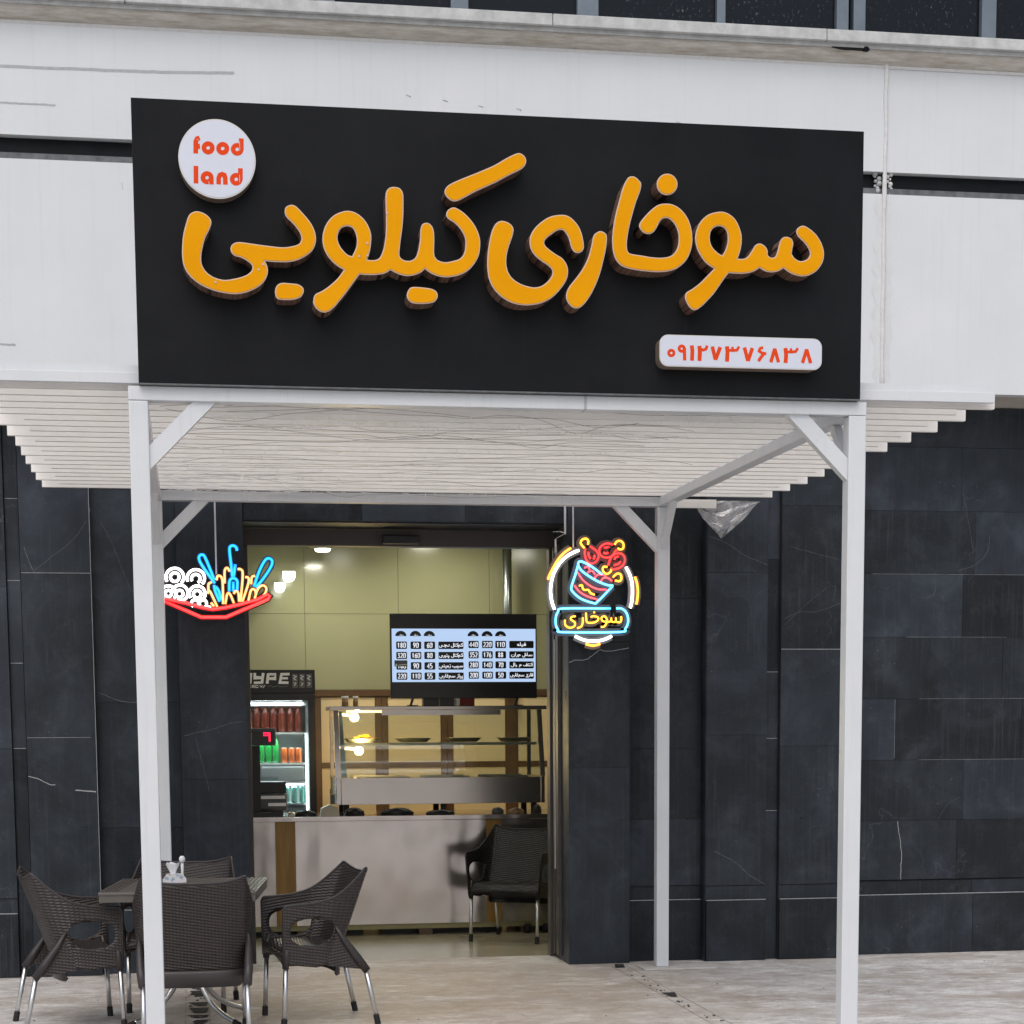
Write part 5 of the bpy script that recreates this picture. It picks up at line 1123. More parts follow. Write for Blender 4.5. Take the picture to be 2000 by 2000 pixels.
# counter
ct = thing('service_counter', 'long stainless steel clad service counter with two gold wooden strips', 'counter', (1.85, 5.95, 0))
part('worktop', B(.30, 3.6, 5.915, 6.78, .853, .888, .004), 'steel_counter', ct)
edg = [.34, .800, .946, 2.36, 2.476, 3.55]
for i, (a, b) in enumerate(zip(edg[:-1], edg[1:])):
    if i % 2 == 0:
        nsub = 1
        for k in range(nsub):
            part('front_panel', B(a + (b - a) * k / nsub + .001, a + (b - a) * (k + 1) / nsub - .001, 5.95, 5.965, .085, .851), 'steel_counter', ct)
    else: part('wood_strip', B(a + .001, b - .001, 5.948, 5.966, .085, .851), 'gold_wood_strip', ct)
part('carcass', B(.34, 3.55, 5.968, 6.70, .085, .851), 'soft_black', ct)
part('kick_strip', B(.34, 3.55, 5.965, 5.975, .045, .083), 'plinth_olive', ct)
for x in (.95, 1.85, 2.62, 3.3): part('foot_block', B(x, x + .10, 5.955, 6.05, .0, .044), 'cupboard_brown', ct)
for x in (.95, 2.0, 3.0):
    part('under_shadow_board', B(x - .4, x + .5, 6.12, 6.14, .0, .044), 'soft_black', ct)  # black boards stand in for the shade in the gap below the counter
# castor bin hint under the right end
for x in (2.66, 2.80): part('castor', MB().lathe(x, 5.90, [(.02, .002), (.032, .02), (.032, .05), (.02, .07)], 12), 'rubber_black', ct)

# display case
dc = thing('display_case', 'glass fronted heated food display case with steel base on the counter', 'display case', (2.05, 6.1, .888))
part('base_panel', B(1.300, 2.800, 6.10, 6.112, .965, 1.160, .002), 'steel_case', dc)
part('base_tray', B(1.302, 2.798, 6.113, 6.72, .965, .98), 'steel_case', dc)
part('deck', B(1.302, 2.798, 6.113, 6.72, 1.135, 1.145), 'tray_metal', dc)
part('side_base', B(1.262, 1.298, 6.10, 6.72, .965, 1.165, .003), 'steel_case', dc)
part('side_base', B(2.802, 2.832, 6.10, 6.72, .965, 1.165, .003), 'steel_case', dc)
part('top_plate', B(1.235, 2.875, 6.24, 6.74, 1.664, 1.692, .004), 'steel_case', dc)
part('top_lip', B(1.62, 2.52, 6.236, 6.25, 1.625, 1.663), 'steel_case', dc)
for x in (1.262, 2.800):
    part('front_post', MB().prism([(x, 6.10, 1.166), (x + .035, 6.10, 1.166), (x + .035, 6.25, 1.663), (x, 6.25, 1.663)], (0, .03, 0)), 'steel_case', dc)
    part('back_post', B(x, x + .03, 6.70, 6.73, 1.146, 1.663), 'steel_case', dc)
part('post_cover', MB().prism([(1.302, 6.11, 1.165), (1.345, 6.11, 1.165), (1.325, 6.258, 1.655), (1.30, 6.258, 1.655)], (0, .012, 0)), 'steel_pipe', dc)
part('front_glass', MB().prism([(1.30, 6.103, 1.163), (2.80, 6.103, 1.163), (2.80, 6.252, 1.662), (1.30, 6.252, 1.662)], (0, .005, .001)), 'case_glass', dc)
sf = part('shelf', B(1.298, 2.799, 6.27, 6.62, 1.405, 1.412), 'case_glass', dc)
part('shelf_edge', B(1.298, 2.799, 6.262, 6.269, 1.398, 1.420), 'tray_metal', sf)
for (x, z, y) in ((1.425, 1.615, 6.36), (1.455, 1.365, 6.36)):
    hd = part('lamp_holder', MB().tube([(1.30, y, z + .02), (x - .035, y, z + .01)], .012, 8), 'trim_white', dc)
    part('bulb', MB().ball((x, y, z - .005), .034, 12), 'bulb_warm', hd, True)
    L = bpy.data.lights.new('case_bulb', 'POINT'); L.energy = 18; L.color = (1, .68, .32); L.shadow_soft_size = .03
    lo_ = bpy.data.objects.new('case_bulb_light', L); COL.objects.link(lo_); lo_.location = (x + .02, y - .05, z - .01)
part('light_strip', B(1.36, 1.80, 6.27, 6.29, 1.645, 1.660), 'strip_warm', dc)
for x in (1.32, 2.05, 2.74):
    part('foot', B(x, x + .04, 6.16, 6.20, .889, .964), 'rubber_black', dc); part('foot', B(x, x + .04, 6.62, 6.66, .889, .964), 'rubber_black', dc)
G_TR = 'oval trays on the glass shelf of the display case'
def tray(xc, z, wd, label, y=6.44):
    t = thing('food_tray', label, 'tray', (xc, y, z), G_TR)
    hw = wd / 2; mb = MB(); prof = [(.72, .0), (.78, .003), (1.0, .030), (1.04, .032), (.97, .027), (.76, .006)]
    n = 28; 
    for f, h in prof:
        for k in range(n):
            a = 2 * math.pi * k / n; e = 3.2
            c_, s_ = math.cos(a), math.sin(a); r = (abs(c_) ** e + abs(s_) ** e) ** (-1 / e)
            mb.v.append((xc + hw * f * r * c_, y + .13 * f * r * s_, z + h))
    for j in range(len(prof) - 1):
        for k in range(n): mb.f.append((j * n + k, j * n + (k + 1) % n, (j + 1) * n + (k + 1) % n, (j + 1) * n + k))
    mb.f.append(tuple(range(n - 1, -1, -1))); mb.f.append(tuple(range((len(prof) - 1) * n, len(prof) * n)))
    part('tray_body', mb, 'tray_metal', t, True); return t
t1 = tray(1.485, 1.4215, .27, 'shallow metal tray with a heap of yellow fries, leftmost on shelf')
tray(1.875, 1.4215, .27, 'empty shallow metal tray, second from left on the glass shelf')
tray(2.265, 1.4215, .26, 'empty shallow metal tray, third from left on the glass shelf')
tray(2.655, 1.4215, .26, 'empty shallow metal tray at the right end of glass shelf')
random.seed(31)
fr = thing('fries_heap', 'small heap of yellow fries on the leftmost shelf tray', 'food', (1.50, 6.40, 1.44))
for k in range(16):
    x, y = 1.50 + random.gauss(0, .03), 6.38 + random.gauss(0, .02); a = random.uniform(-.7, .7); zz = 1.447 + max(0, .022 - abs(x - 1.5) * .3) + random.uniform(0, .008)
    part('fry', MB().tube([(x - .028 * math.cos(a), y - .028 * math.sin(a), zz), (x + .028 * math.cos(a), y + .028 * math.sin(a), zz + random.uniform(-.008, .01))], .0055, 4), 'fries_yellow', fr)
for i, (xc, wd) in enumerate(((1.62, .40), (2.10, .34), (2.55, .34))):
    t = thing('food_pan', ['long shallow steel pan at left of the case deck', 'shallow steel pan in the middle of case deck', 'shallow steel pan at right of the case deck'][i], 'pan', (xc, 6.3, 1.146), 'pans on the deck of the display case')
    part('pan_body', MB().box(xc - wd / 2, xc + wd / 2, 6.18, 6.5, 1.1465, 1.152).box(xc - wd / 2, xc + wd / 2, 6.174, 6.1795, 1.1465, 1.172).box(xc - wd / 2, xc + wd / 2, 6.5005, 6.506, 1.1465, 1.172), 'tray_metal', t)
# jars and cartons on top of the case
for i, (xa, xb, h, lb) in enumerate(((1.335, 1.385, .075, 'brown jar with white lid, left of two on the display case'), (1.420, 1.458, .075, 'narrower brown jar with white lid on the display case'))):
    j = thing('spice_jar', lb, 'jar', ((xa + xb) / 2, 6.4, 1.693)); r = (xb - xa) / 2
    part('jar_body', MB().lathe((xa + xb) / 2, 6.4, [(r, 1.6935), (r, 1.6935 + h - .018)], 14), 'jar_brown', j, True)
    part('lid', MB().lathe((xa + xb) / 2, 6.4, [(r * 1.06, 1.694 + h - .018), (r * 1.06, 1.694 + h)], 14), 'cap_white', j, True)
for (xa, xb, mt, lb) in ((1.965, 2.085, 'device_grey', 'grey carton under the left half of the screen'), (2.095, 2.205, 'device_grey', 'grey carton beside the red carton under the screen'),
                         (2.215, 2.245, 'cap_white', 'small white tub between grey and red cartons under the screen'), (2.25, 2.36, 'carton_red', 'dark red carton under the menu screen')):
    t = thing('carton', lb, 'box', ((xa + xb) / 2, 6.55, 1.693)); part('box', B(xa, xb, 6.5, 6.6, 1.6935, 1.76, .003), mt, t)
    part('flap', B(xa + .003, xb - .003, 6.503, 6.597, 1.7605, 1.7625), mt, t)
# television
tv = thing('menu_screen', 'wide black flat screen showing a blue price list on the display case', 'screen', (2.26, 6.35, 1.692))
part('panel', B(1.702, 2.819, 6.35, 6.395, 1.750, 2.383, .005), 'screen_bezel', tv)
part('back_housing', B(1.9, 2.62, 6.396, 6.44, 1.78, 2.15, .01), 'soft_black', tv)
for sx, x in ((1, 1.86), (-1, 2.66)):
    part('stand_foot', MB().prism([(x, 6.36, 1.749), (x + .02, 6.36, 1.749), (x + .002 * sx, 6.36, 1.70), (x - .015, 6.36, 1.70)], (0, .02, 0)).box(x - .03, x + .04, 6.28, 6.46, 1.6935, 1.700), 'soft_black', tv)
sc = part('screen', MB().poly([(1.714, 6.3485, 1.873), (2.809, 6.3485, 1.873), (2.809, 6.3485, 2.270), (1.714, 6.3485, 2.270)]), 'screen_blue', tv)
def tvp(x, y, left=True):     # pixel of the enlarged halves -> screen plane
    u = (750 if left else 900) + x / 10.73; v = 1190 + y / 10.73
    return 1.714 + (u - 764) * (2.809 - 1.714) / 282.0, 2.270 - (v - 1227.5) * .397 / 105.8
def cell(x0, y0, x1, y1, left):
    a = tvp(x0, y0, left); b = tvp(x1, y1, left)
    return part('price_cell', MB().poly([(x, 6.3480, z) for x, z in reversed(rrect(a[0], b[0], b[1], a[1], .008, 3))]), 'screen_bezel', tv), a, b
GL = {  # compact right-to-left strokes, x grows leftwards, baseline 0, height 1
 'f': (.45, [[(0, 0), (.05, .1), (.05, .45), (.3, .5), (.32, .25), (.1, .2)], [(.05, 0), (.45, 0)]], [(.18, .8)]),
 'y': (.3, [[(0, 0), (.12, 0), (.12, .38), (.14, 0), (.3, 0)]], [(.08, -.3), (.22, -.3)]),
 't': (.3, [[(0, 0), (.12, 0), (.12, .38), (.14, 0), (.3, 0)]], [(.08, .65), (.22, .65)]),
 'n': (.3, [[(0, 0), (.12, 0), (.12, .38), (.14, 0), (.3, 0)]], [(.15, .65)]),
 'b': (.3, [[(0, 0), (.12, 0), (.12, .38), (.14, 0), (.3, 0)]], [(.15, -.3)]),
 'p': (.3, [[(0, 0), (.12, 0), (.12, .38), (.14, 0), (.3, 0)]], [(.08, -.28), (.22, -.28), (.15, -.42)]),
 'l': (.25, [[(0, 0), (.12, 0), (.12, 1.0)], [(.12, 0), (.25, 0)]], []),
 'L': (.55, [[(0, 0), (.05, 0), (.05, 1.0)], [(.05, .0), (.12, -.25), (.3, -.32), (.48, -.2), (.5, .1)]], []),
 'h': (.4, [[(0, 0), (.1, .1), (.2, .45), (.36, .2), (.3, 0), (.05, 0)]], []),
 's': (.7, [[(0, .35), (.03, 0), (.2, 0), (.22, .32), (.24, 0), (.4, 0), (.42, .32), (.44, 0), (.7, 0)]], []),
 'a': (.2, [[(0, 0), (.1, 0), (.1, 1.0)]], []), 'A': (.18, [[(.06, 0), (.06, 1.0)]], []),
 'q': (.7, [[(0, 0), (.06, .3), (.25, .4), (.3, .15), (.1, 0), (.3, 0), (.3, -.3), (.5, -.4), (.66, -.2), (.66, .1)]], [(.15, .75), (.28, .75)]),
 'Q': (.45, [[(0, 0), (.05, .1), (.05, .45), (.3, .5), (.32, .25), (.1, .2)], [(.05, 0), (.45, 0)]], [(.1, .8), (.25, .8)]),
 'F': (.75, [[(0, 0), (.06, .45), (.25, .5), (.3, .2), (.1, .1)], [(.05, 0), (.6, 0), (.72, .08), (.74, .3)]], [(.18, .8)]),
 'w': (.4, [[(0, 0), (.05, .3), (.25, .4), (.3, .15), (.1, .1), (.28, .1), (.25, -.2), (.4, -.35)]], []),
 'r': (.3, [[(0, .35), (.03, .05), (.12, -.2), (.3, -.35)]], []), 'z': (.3, [[(0, .35), (.03, .05), (.12, -.2), (.3, -.35)]], [(.08, .7)]),
 'N': (.6, [[(0, .4), (0, -.1), (.15, -.3), (.4, -.3), (.52, -.1), (.52, .35)]], [(.26, .3)]),
 'k': (.45, [[(0, 0), (.08, 0), (.0, .35), (.3, .6), (-.05, .95)], [(.08, 0), (.45, 0)]], []),
 'B': (.75, [[(0, .3), (.03, 0), (.6, 0), (.7, .05), (.72, .35)]], [(.35, -.3)]),
 'x': (.45, [[(.35, .55), (.05, .45), (.2, .3), (.35, .0), (0, 0)], [(.3, 0), (.45, 0)]], [(.18, .85)]),
 'j': (.55, [[(0, .5), (.3, .55), (.1, .1), (.1, -.25), (.35, -.35), (.5, -.15)]], [(.3, -.05)]),
 'd': (.4, [[(.05, .6), (.0, .1), (.1, 0), (.38, 0)]], []),
 'm': (.35, [[(0, 0), (.05, .25), (.2, .3), (.22, 0), (.05, -.02)], [(.2, 0), (.35, 0)]], []),
 'i': (.65, [[(.0, 0), (.05, .25), (.15, .3), (.2, .05), (.2, -.2), (.4, -.35), (.6, -.2), (.62, .15)]], []),
 ' ': (.3, [], [])}
def word(txt, x_r, z0, h, w_, parent, wmax, mat='screen_white'):
    tot = sum(GL[c][0] for c in txt); sx = min(h * 1.95, wmax / tot); mb = MB(); x = 0; k = 0
    for c in txt:
        wd, sts, dots = GL[c]
        for s_ in sts:
            mb.flat_stroke([(x_r - (x + a) * sx, z0 + b * h) for a, b in s_], w_, 6.3475 - (k % 4) * .00012); k += 1
        for a, b in dots:
            cx_, cz_ = x_r - (x + a) * sx, z0 + b * h; mb.flat_stroke([(cx_ - w_ * .6, cz_), (cx_ + w_ * .6, cz_)], w_ * 1.1, 6.3475 - (k % 4) * .00012); k += 1
        x += wd
    part('word', mb, mat, parent); return tot * sx
SEG = {'0': [[(.1, .1), (.1, .9), (.5, 1), (.9, .9), (.9, .1), (.5, 0), (.1, .1)]], '1': [[(.2, .8), (.5, 1), (.5, 0)]],
       '2': [[(.1, .85), (.5, 1), (.85, .8), (.8, .55), (.1, 0), (.9, 0)]], '3': [[(.1, .95), (.8, .95), (.4, .55), (.85, .4), (.8, .08), (.4, 0), (.1, .08)]],
       '4': [[(.7, 0), (.7, 1), (.05, .3), (.95, .3)]], '5': [[(.85, 1), (.2, 1), (.15, .55), (.6, .6), (.9, .4), (.8, .08), (.4, 0), (.1, .06)]],
       '6': [[(.75, 1), (.25, .65), (.1, .3), (.3, 0), (.75, .03), (.88, .3), (.65, .55), (.15, .4)]], '7': [[(.1, 1), (.9, 1), (.4, 0)]],
       '8': [[(.5, .52), (.15, .75), (.5, 1), (.85, .75), (.5, .52), (.1, .25), (.5, 0), (.9, .25), (.5, .52)]],
       '9': [[(.25, 0), (.75, .35), (.9, .7), (.7, 1), (.25, .97), (.12, .7), (.35, .45), (.85, .6)]]}
def number(txt, a, b, parent):
    H = (a[1] - b[1]) * .62; z0 = b[1] + (a[1] - b[1]) * .19; dw = H * .60; tot = dw * len(txt) * 1.05
    x = (a[0] + b[0]) / 2 - tot / 2; mb = MB(); k = 0
    for c in txt:
        for s_ in SEG[c]: mb.flat_stroke([(x + dw * (.06 + .88 * u), z0 + H * v) for u, v in s_], H * .17, 6.3475 - (k % 4) * .00012); k += 1
        x += dw * 1.05
    part('number', mb, 'screen_white', parent)
rowsL = [(675, 835), (895, 1050), (1115, 1275), (1335, 1490)]; rowsR = [(658, 815), (880, 1035), (1098, 1250), (1318, 1470)]
numL = [('180', '90', '60'), ('320', '160', '80'), ('180', '90', '45'), ('220', '110', '55')]
numR = [('440', '220', '110'), ('352', '176', '88'), ('280', '140', '70'), ('200', '100', '50')]
wL = ['kwktL dwdi', 'kwktL pnyri', 'syB zmyni', 'pyAz swxAri']; wR = ['fylh', 'sAq wrAN', 'ktF w bAL', 'QArj swxAri']
for r in range(4):
    for left, rows, nums, xs_, wx, words in ((True, rowsL, numL, [(240, 465), (540, 765), (825, 1055)], (1122, 1650), wL), (False, rowsR, numR, [(145, 360), (432, 658), (712, 940)], (1008, 1528), wR)):
        y0, y1 = rows[r]
        for (xa, xb), tx in zip(xs_, nums[r]):
            c_, a, b = cell(xa, y0, xb, y1, left); number(tx, a, b, c_)
        c_, a, b = cell(wx[0], y0, wx[1], y1, left)
        H = (a[1] - b[1]); ww = min(b[0] - a[0] - .012, 99)
        tot = sum(GL[k][0] for k in words[r]); sx = min(H * .9, (ww) / tot)
        word(words[r], (a[0] + b[0]) / 2 + tot * sx / 2, b[1] + H * .36, H * .46, H * .085, c_, ww)
for left, xs_ in ((True, (342, 645, 935)), (False, (245, 540, 825))):
    for xq in xs_:
        pts_ = [tvp(xq + 118 * math.cos(R_(a)), 560 - 112 * math.sin(R_(a)), left) for a in range(0, 181, 15)]
        c_ = part('heading_arch', MB().poly([(x, 6.3480, z) for x, z in pts_]), 'screen_bezel', tv)
        m_ = tvp(xq, 545, left); word('swkm', m_[0] + .012 + .006, m_[1], .010, .0016, c_, .030)
a, b = tvp(200, 1075), tvp(470, 1205)
c_ = part('overlay_tag', MB().poly([(a[0], 6.3468, b[1]), (b[0], 6.3468, b[1]), (b[0], 6.3468, a[1]), (a[0], 6.3468, a[1])]), 'device_grey', tv)
part('tag_mark', MB().flat_stroke([(a[0] + .008, b[1] + .012), (a[0] + .02, b[1] + .012)], .014, 6.3464).flat_stroke([(a[0] + .03, b[1] + .010), (b[0] - .006, b[1] + .014)], .004, 6.3462), 'silver_print', c_)

# drinks fridge
fg = thing('drinks_fridge', 'tall black drinks fridge with lit glass front and silver wordmark header', 'fridge', (.80, 7.2, 0))
fx0, fx1 = .36, 1.166
part('cabinet', MB().box(fx0, fx0 + .05, 6.93, 7.48, .05, 1.80).box(fx1 - .05, fx1, 6.93, 7.48, .05, 1.80).box(fx0, fx1, 6.93, 7.48, 1.785, 1.80).box(fx0 + .051, fx1 - .051, 6.93, 7.48, .05, .62), 'fridge_black', fg)
part('liner', MB().box(fx0 + .052, fx1 - .052, 7.42, 7.47, .621, 1.784).box(fx1 - .070, fx1 - .052, 6.96, 7.42, .621, 1.784), 'fridge_white', fg)
part('header', B(fx0, fx1 + .002, 6.89, 7.48, 1.802, 1.981, .004), 'fridge_black', fg)
part('door_frame', MB().box(fx0, fx1, 6.90, 6.925, 1.745, 1.80).box(fx1 - .055, fx1, 6.90, 6.925, .05, 1.744).box(fx0, fx0 + .055, 6.90, 6.925, .05, 1.744), 'fridge_black', fg)
part('door_glass', B(fx0 + .056, fx1 - .056, 6.91, 6.914, .60, 1.743), 'fridge_glass', fg)
part('price_strip', B(fx0 + .056, fx1 - .07, 6.95, 6.955, 1.705, 1.742), 'fridge_white', fg)
for z in (1.500, 1.263, 1.115, .95): part('shelf', B(fx0 + .06, fx1 - .075, 6.95, 7.41, z - .014, z), 'fridge_white', fg)
part('led_strip', B(fx1 - .078, fx1 - .071, 6.945, 6.958, .64, 1.49), 'fridge_led', fg)
part('led_strip', B(fx0 + .06, fx1 - .09, 7.0, 7.02, 1.090, 1.098), 'fridge_led', fg)
part('drawer', B(.74, fx1 - .09, 6.955, 6.965, 1.125, 1.235, .004), 'steel_pipe', fg)
# header lettering
def blocks(name, polys, Y, mat, par):
    mb = MB()
    for k, (w_, pts_) in enumerate(polys): mb.flat_stroke(pts_, w_, Y - (k % 5) * .0002)
    return part(name, mb, mat, par)
def hp(x, y): return (.655 + (x - 85) / 6.04 / 252.5, 1.981 - (y - 112) / 6.04 / 253.5)
def hs_(w_, *p): return (w_ / 6.04 / 253, [hp(*q) for q in p])
hd = bpy.data.objects[[o.name for o in fg.children if o.name.startswith('header')][0]]
blocks('wordmark', [hs_(30, (30, 150), (20, 275)), hs_(26, (35, 212), (105, 212)), hs_(34, (118, 150), (105, 275)),
                    hs_(32, (165, 150), (160, 205), (250, 205)), hs_(32, (262, 150), (245, 262), (150, 265)),
                    hs_(34, (322, 155), (305, 275)), hs_(28, (322, 165), (405, 165), (400, 215), (318, 217)),
                    hs_(30, (570, 163), (475, 165), (455, 262), (555, 264)), hs_(26, (465, 212), (550, 212))], 6.8885, 'silver_print', hd)
blocks('small_print', [hs_(8, (92, 320), (90, 295), (115, 293)), hs_(8, (92, 307), (112, 307)), hs_(8, (92, 321), (118, 321)), hs_(8, (130, 322), (130, 295), (155, 295), (155, 308), (132, 308), (158, 322)),
                       hs_(8, (200, 295), (170, 297), (170, 320), (200, 320), (200, 308)), hs_(8, (215, 295), (235, 308), (258, 295)), hs_(8, (235, 308), (232, 324)), hs_(8, (280, 292), (255, 325))], 6.8885, 'silver_print', hd)
blocks('dim_script', [hs_(9, (310, 310), (350, 300), (380, 315), (420, 300), (470, 312), (550, 305))], 6.8885, 'dim_print', hd)
for x in (600, 682, 765):
    a, b = hp(x, 160), hp(x + 65, 325)
    cp = part('can_print', MB().poly([(a[0], 6.8884, b[1]), (b[0], 6.8884, b[1]), (b[0], 6.8884, a[1]), (a[0], 6.8884, a[1])]), 'dim_print', hd)
    blocks('can_print_mark', [hs_(10, (x + 12, 180), (x + 50, 190), (x + 15, 215), (x + 48, 235)), hs_(8, (x + 15, 265), (x + 45, 270), (x + 20, 300))], 6.8880, 'silver_print', cp)
def drink(name, x, z, r, h, mat, label, group, y=7.0, neck=True, cap='cap_white'):
    t = thing(name, label, 'bottle' if neck else 'can', (x, y, z), group)
    pf = [(r * .9, z + .001), (r, z + .01), (r, z + h * .66), (r * .9, z + h * .76), (r * .5, z + h * .88), (r * .45, z + h * .95)] if neck else [(r * .85, z + .001), (r, z + .008), (r, z + h * .92), (r * .85, z + h)]
    part('body', MB().lathe(x, y, pf, 12), mat, t, True)
    part('cap' if neck else 'lid', MB().lathe(x, y, [(r * .46, z + h * .952), (r * .46, z + h)] if neck else [(r * .78, z + h + .0005), (r * .78, z + h + .003)], 10), cap, t, True)
ORD = ['first', 'second', 'third', 'fourth', 'fifth', 'sixth', 'seventh']
for k in range(7):
    drink('soda_bottle', .655 + k * .064, 1.5005, .0305, .198, 'bottle_red', 'red brown soda bottle, %s from left in front row of fridge top shelf' % ORD[k], 'red brown bottles on the fridge top shelf', y=7.0 + .008 * (k % 2), cap='carton_red')
for k in range(6):
    drink('soda_bottle', .687 + k * .064, 1.5005, .030, .192, 'bottle_red', 'red brown soda bottle, %s from left in back row of fridge top shelf' % ORD[k], 'red brown bottles in the back row', y=7.12, cap='carton_red')
for k in range(4):
    drink('green_bottle', .69 + k * .056, 1.2635, .026, .21, 'bottle_green', 'green glass bottle, %s from left on second shelf of fridge' % ORD[k], 'green bottles on the second shelf', cap='bottle_green')
for k in range(3):
    drink('orange_can', .925 + k * .056, 1.2635, .025, .115, 'can_orange', 'orange drink can, %s from left on second shelf of fridge' % ORD[k], 'orange cans on the second shelf', neck=False, cap='silver_print')
for k in range(3):
    drink('green_can', .935 + k * .062, .951, .024, .125, 'can_green', 'green and white can, %s from left on a low fridge shelf' % ORD[k], 'green cans low in the fridge', neck=False, cap='silver_print')
L = bpy.data.lights.new('fridge_light', 'AREA'); L.energy = 3.0; L.color = (.88, .97, 1); L.shape = 'RECTANGLE'; L.size = .5; L.size_y = .05
lo_ = bpy.data.objects.new('fridge_light', L); COL.objects.link(lo_); lo_.location = (.78, 7.0, 1.09); lo_.rotation_euler = (0, 0, 0)
for zz, en in ((1.735, 3.2), (1.482, 4.5), (1.245, 1.4)):
    L = bpy.data.lights.new('fridge_light', 'AREA'); L.energy = en; L.color = (.92, .98, 1); L.shape = 'RECTANGLE'; L.size = .62; L.size_y = .03
    lo_ = bpy.data.objects.new('fridge_light', L); COL.objects.link(lo_); lo_.location = (.76, 6.945, zz); lo_.rotation_euler = (R_(-32), 0, 0)

# till equipment on the counter
pd = thing('price_display', 'pole mounted black customer display with red lit digit, left end of counter', 'display', (.68, 6.1, .888))
part('housing', B(.52, .822, 6.0, 6.05, 1.408, 1.534, .012), 'device_grey', pd)
part('window', B(.54, .805, 5.996, 5.9995, 1.43, 1.512), 'screen_bezel', pd)
blocks('digit', [(.012, [(.730, 1.498), (.775, 1.498)]), (.010, [(.730, 1.482), (.768, 1.482)]), (.014, [(.776, 1.502), (.776, 1.436)])], 5.9945, 'led_red', pd)
part('pole', B(.640, .705, 6.03, 6.08, .92, 1.407), 'soft_black', pd)
part('pole_base', B(.56, .78, 5.97, 6.16, .8885, .919), 'soft_black', pd)
rp = thing('receipt_printer', 'dark till printer with two silver strips on the left end of counter', 'printer', (.76, 6.2, .888))
part('body', B(.60, .900, 6.12, 6.36, .93, 1.05, .014), 'device_grey', rp)
part('top_unit', B(.62, .895, 6.13, 6.36, 1.056, 1.14, .006), 'soft_black', rp)
part('silver_strip', B(.645, .885, 6.113, 6.118, 1.015, 1.038), 'silver_print', rp)
part('silver_strip', B(.76, .89, 6.112, 6.118, .962, .985), 'silver_print', rp)
part('base', B(.64, .87, 6.14, 6.34, .8885, .929), 'soft_black', rp)
ctm = thing('card_terminal', 'beige card terminal with dark handset at the left foot of display case', 'card reader', (1.21, 6.0, .888))
part('base', MB().prism([(1.135, 5.97, .889), (1.275, 5.97, .889), (1.262, 5.97, .955), (1.20, 5.97, .972), (1.145, 5.97, .945)], (0, .12, 0)), 'device_beige', ctm)
part('handset', B(1.212, 1.245, 6.02, 6.08, .975, 1.045, .006), 'device_grey', ctm)
part('antenna', MB().tube([(1.215, 6.06, 1.046), (1.213, 6.06, 1.085)], .003, 6), 'soft_black', ctm)
random.seed(41)
def lump(name, label, cat, x, wd, h, mat, y=6.0):
    t = thing(name, label, cat, (x, y, .888)); mb = MB(); n = 12
    P_ = [(x + wd / 2 * math.cos(math.pi * k / n) * random.uniform(.9, 1), .889 + h * math.sin(math.pi * k / n) ** .6 * random.uniform(.85, 1)) for k in range(n + 1)]
    mb.prism([(a, y, b) for a, b in P_], (0, .06, 0)); part('body', mb, mat, t, True)
    part('strap', MB().tube([(x - wd * .3, y - .003, .89 + h * .5), (x, y - .006, .89 + h * .95), (x + wd * .3, y - .003, .89 + h * .5)], .004, 6), 'device_grey', t)
lump('cable_tangle', 'black tangle of cables on counter right of the till printer', 'cables', 1.03, .17, .045, 'soft_black')
lump('charger', 'small white plug and cable beside the till printer', 'charger', .925, .06, .035, 'cap_white')
lump('black_pouch', 'black pouch under the left end of display case', 'pouch', 1.39, .15, .06, 'soft_black')
lump('wallet', 'long black cloth bundle on counter under the display case', 'bundle', 1.70, .26, .055, 'soft_black')
lump('hair_brush', 'low dark cloth on counter under middle of display case', 'cloth', 2.03, .22, .035, 'rubber_black')
lump('cup', 'small dark cup on counter under right half of display case', 'cup', 2.46, .09, .05, 'device_grey')
lump('glass_cup', 'dark rimmed tea glass at the right end of counter', 'cup', 2.76, .06, .07, 'rubber_black')
lump('sachets', 'pile of brown sachets on counter near right end', 'sachets', 2.60, .12, .045, 'jar_brown')

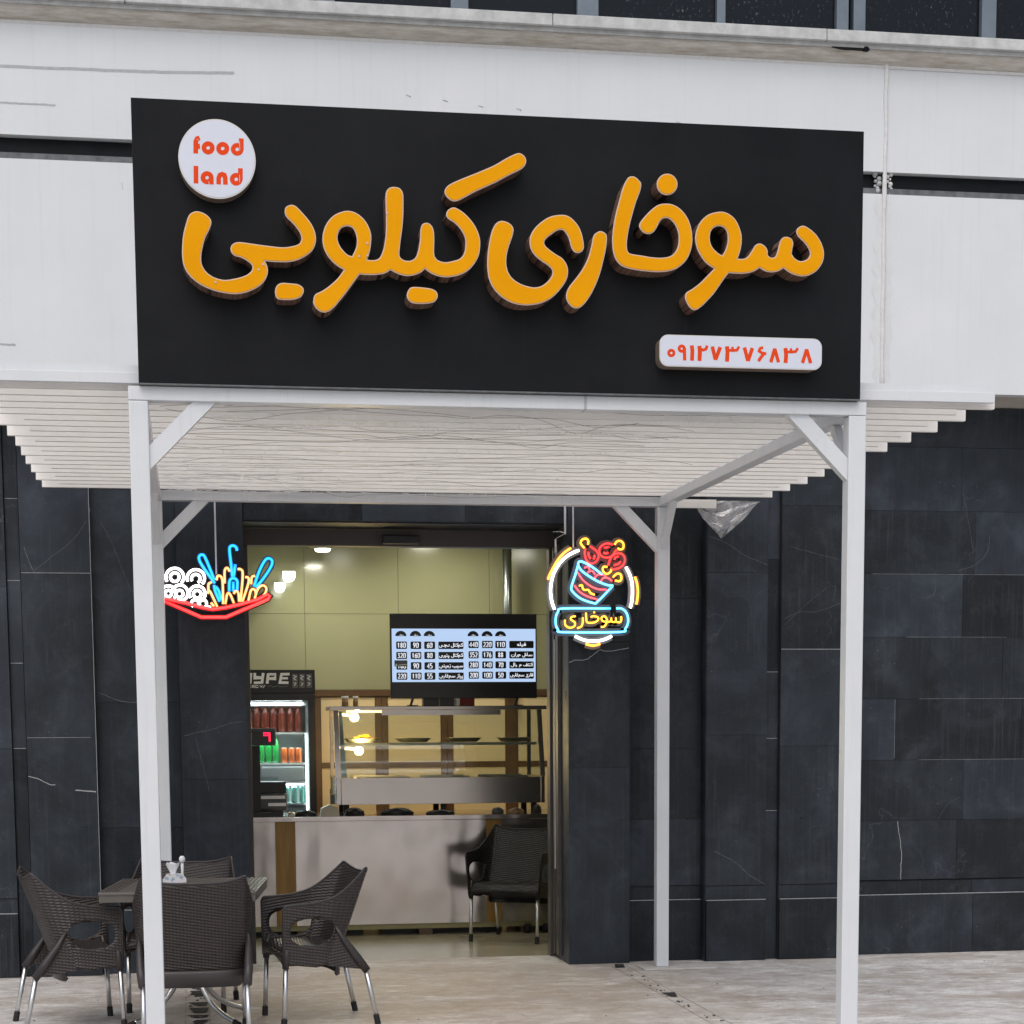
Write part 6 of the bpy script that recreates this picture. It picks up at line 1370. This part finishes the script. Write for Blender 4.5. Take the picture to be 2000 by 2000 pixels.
# lamps in the shop
def lamp(name, x, y, z, r, label, e):
    t = thing(name, label, 'ceiling lamp', (x, y, z))
    part('housing', MB().lathe(x, y, [(r * 1.15, z + .012), (r * 1.15, z + .022)], 24), 'trim_white', t, True)
    part('diffuser', MB().lathe(x, y, [(r * .8, z - .012), (r, z), (r, z + .011)], 24), 'lamp_white', t, True)
    L = bpy.data.lights.new('lamp_glow', 'AREA'); L.shape = 'DISK'; L.size = r * 2.4; L.energy = e; L.color = (1, .965, .80)
    o = bpy.data.objects.new('lamp_light', L); COL.objects.link(o); o.location = (x, y, z - .03)
lamp('ceiling_lamp', 1.255, 7.05, 2.905, .062, 'round white ceiling lamp just under the door head, left of centre', 9)
lamp('ceiling_lamp', 2.2, 6.9, 3.12, .09, 'round white ceiling lamp above the menu screen hidden by lintel', 17)
lamp('ceiling_lamp', 3.2, 6.0, 3.12, .09, 'round white ceiling lamp in the right part of shop', 13)
lamp('ceiling_lamp', -.4, 6.4, 3.12, .09, 'round white ceiling lamp in the left part of shop', 13)
lamp('ceiling_lamp', 1.6, 5.3, 3.12, .09, 'round white ceiling lamp near the shop door', 10)
part('drop_panel', B(1.16, 1.35, 6.96, 7.14, 2.928, 3.149, .005), 'room_wall', [o for o in bpy.data.objects if o.name == 'ceiling_lamp'][0])
for i, (x0, x1, z0, z1, lb) in enumerate(((.955, 1.052, 2.683, 2.762, 'upper right of two square glowing wall lamps left of centre'), (.888, .972, 2.598, 2.673, 'lower left of two square glowing wall lamps left of centre'))):
    t = thing('wall_lamp', lb, 'wall lamp', ((x0 + x1) / 2, 7.3, z0), 'pair of square glowing lamps high in the shop')
    out = [(x0, z1), (x0, z0 + .03), (x0 + .012, z0 + .010), (x0 + .03, z0), (x1 - .03, z0), (x1 - .012, z0 + .010), (x1, z0 + .03), (x1, z1)]
    part('shade', MB().prism([(a, 7.30, b) for a, b in out], (0, .06, 0)), 'lamp_white', t)
    part('bracket', B((x0 + x1) / 2 - .01, (x0 + x1) / 2 + .01, 7.361, 7.629, z1 - .02, z1 - .005), 'trim_white', t)
    L = bpy.data.lights.new('wall_lamp_glow', 'POINT'); L.energy = .45; L.color = (.95, 1, .92); L.shadow_soft_size = .05
    o = bpy.data.objects.new('wall_lamp_light', L); COL.objects.link(o); o.location = ((x0 + x1) / 2, 7.42, (z0 + z1) / 2)
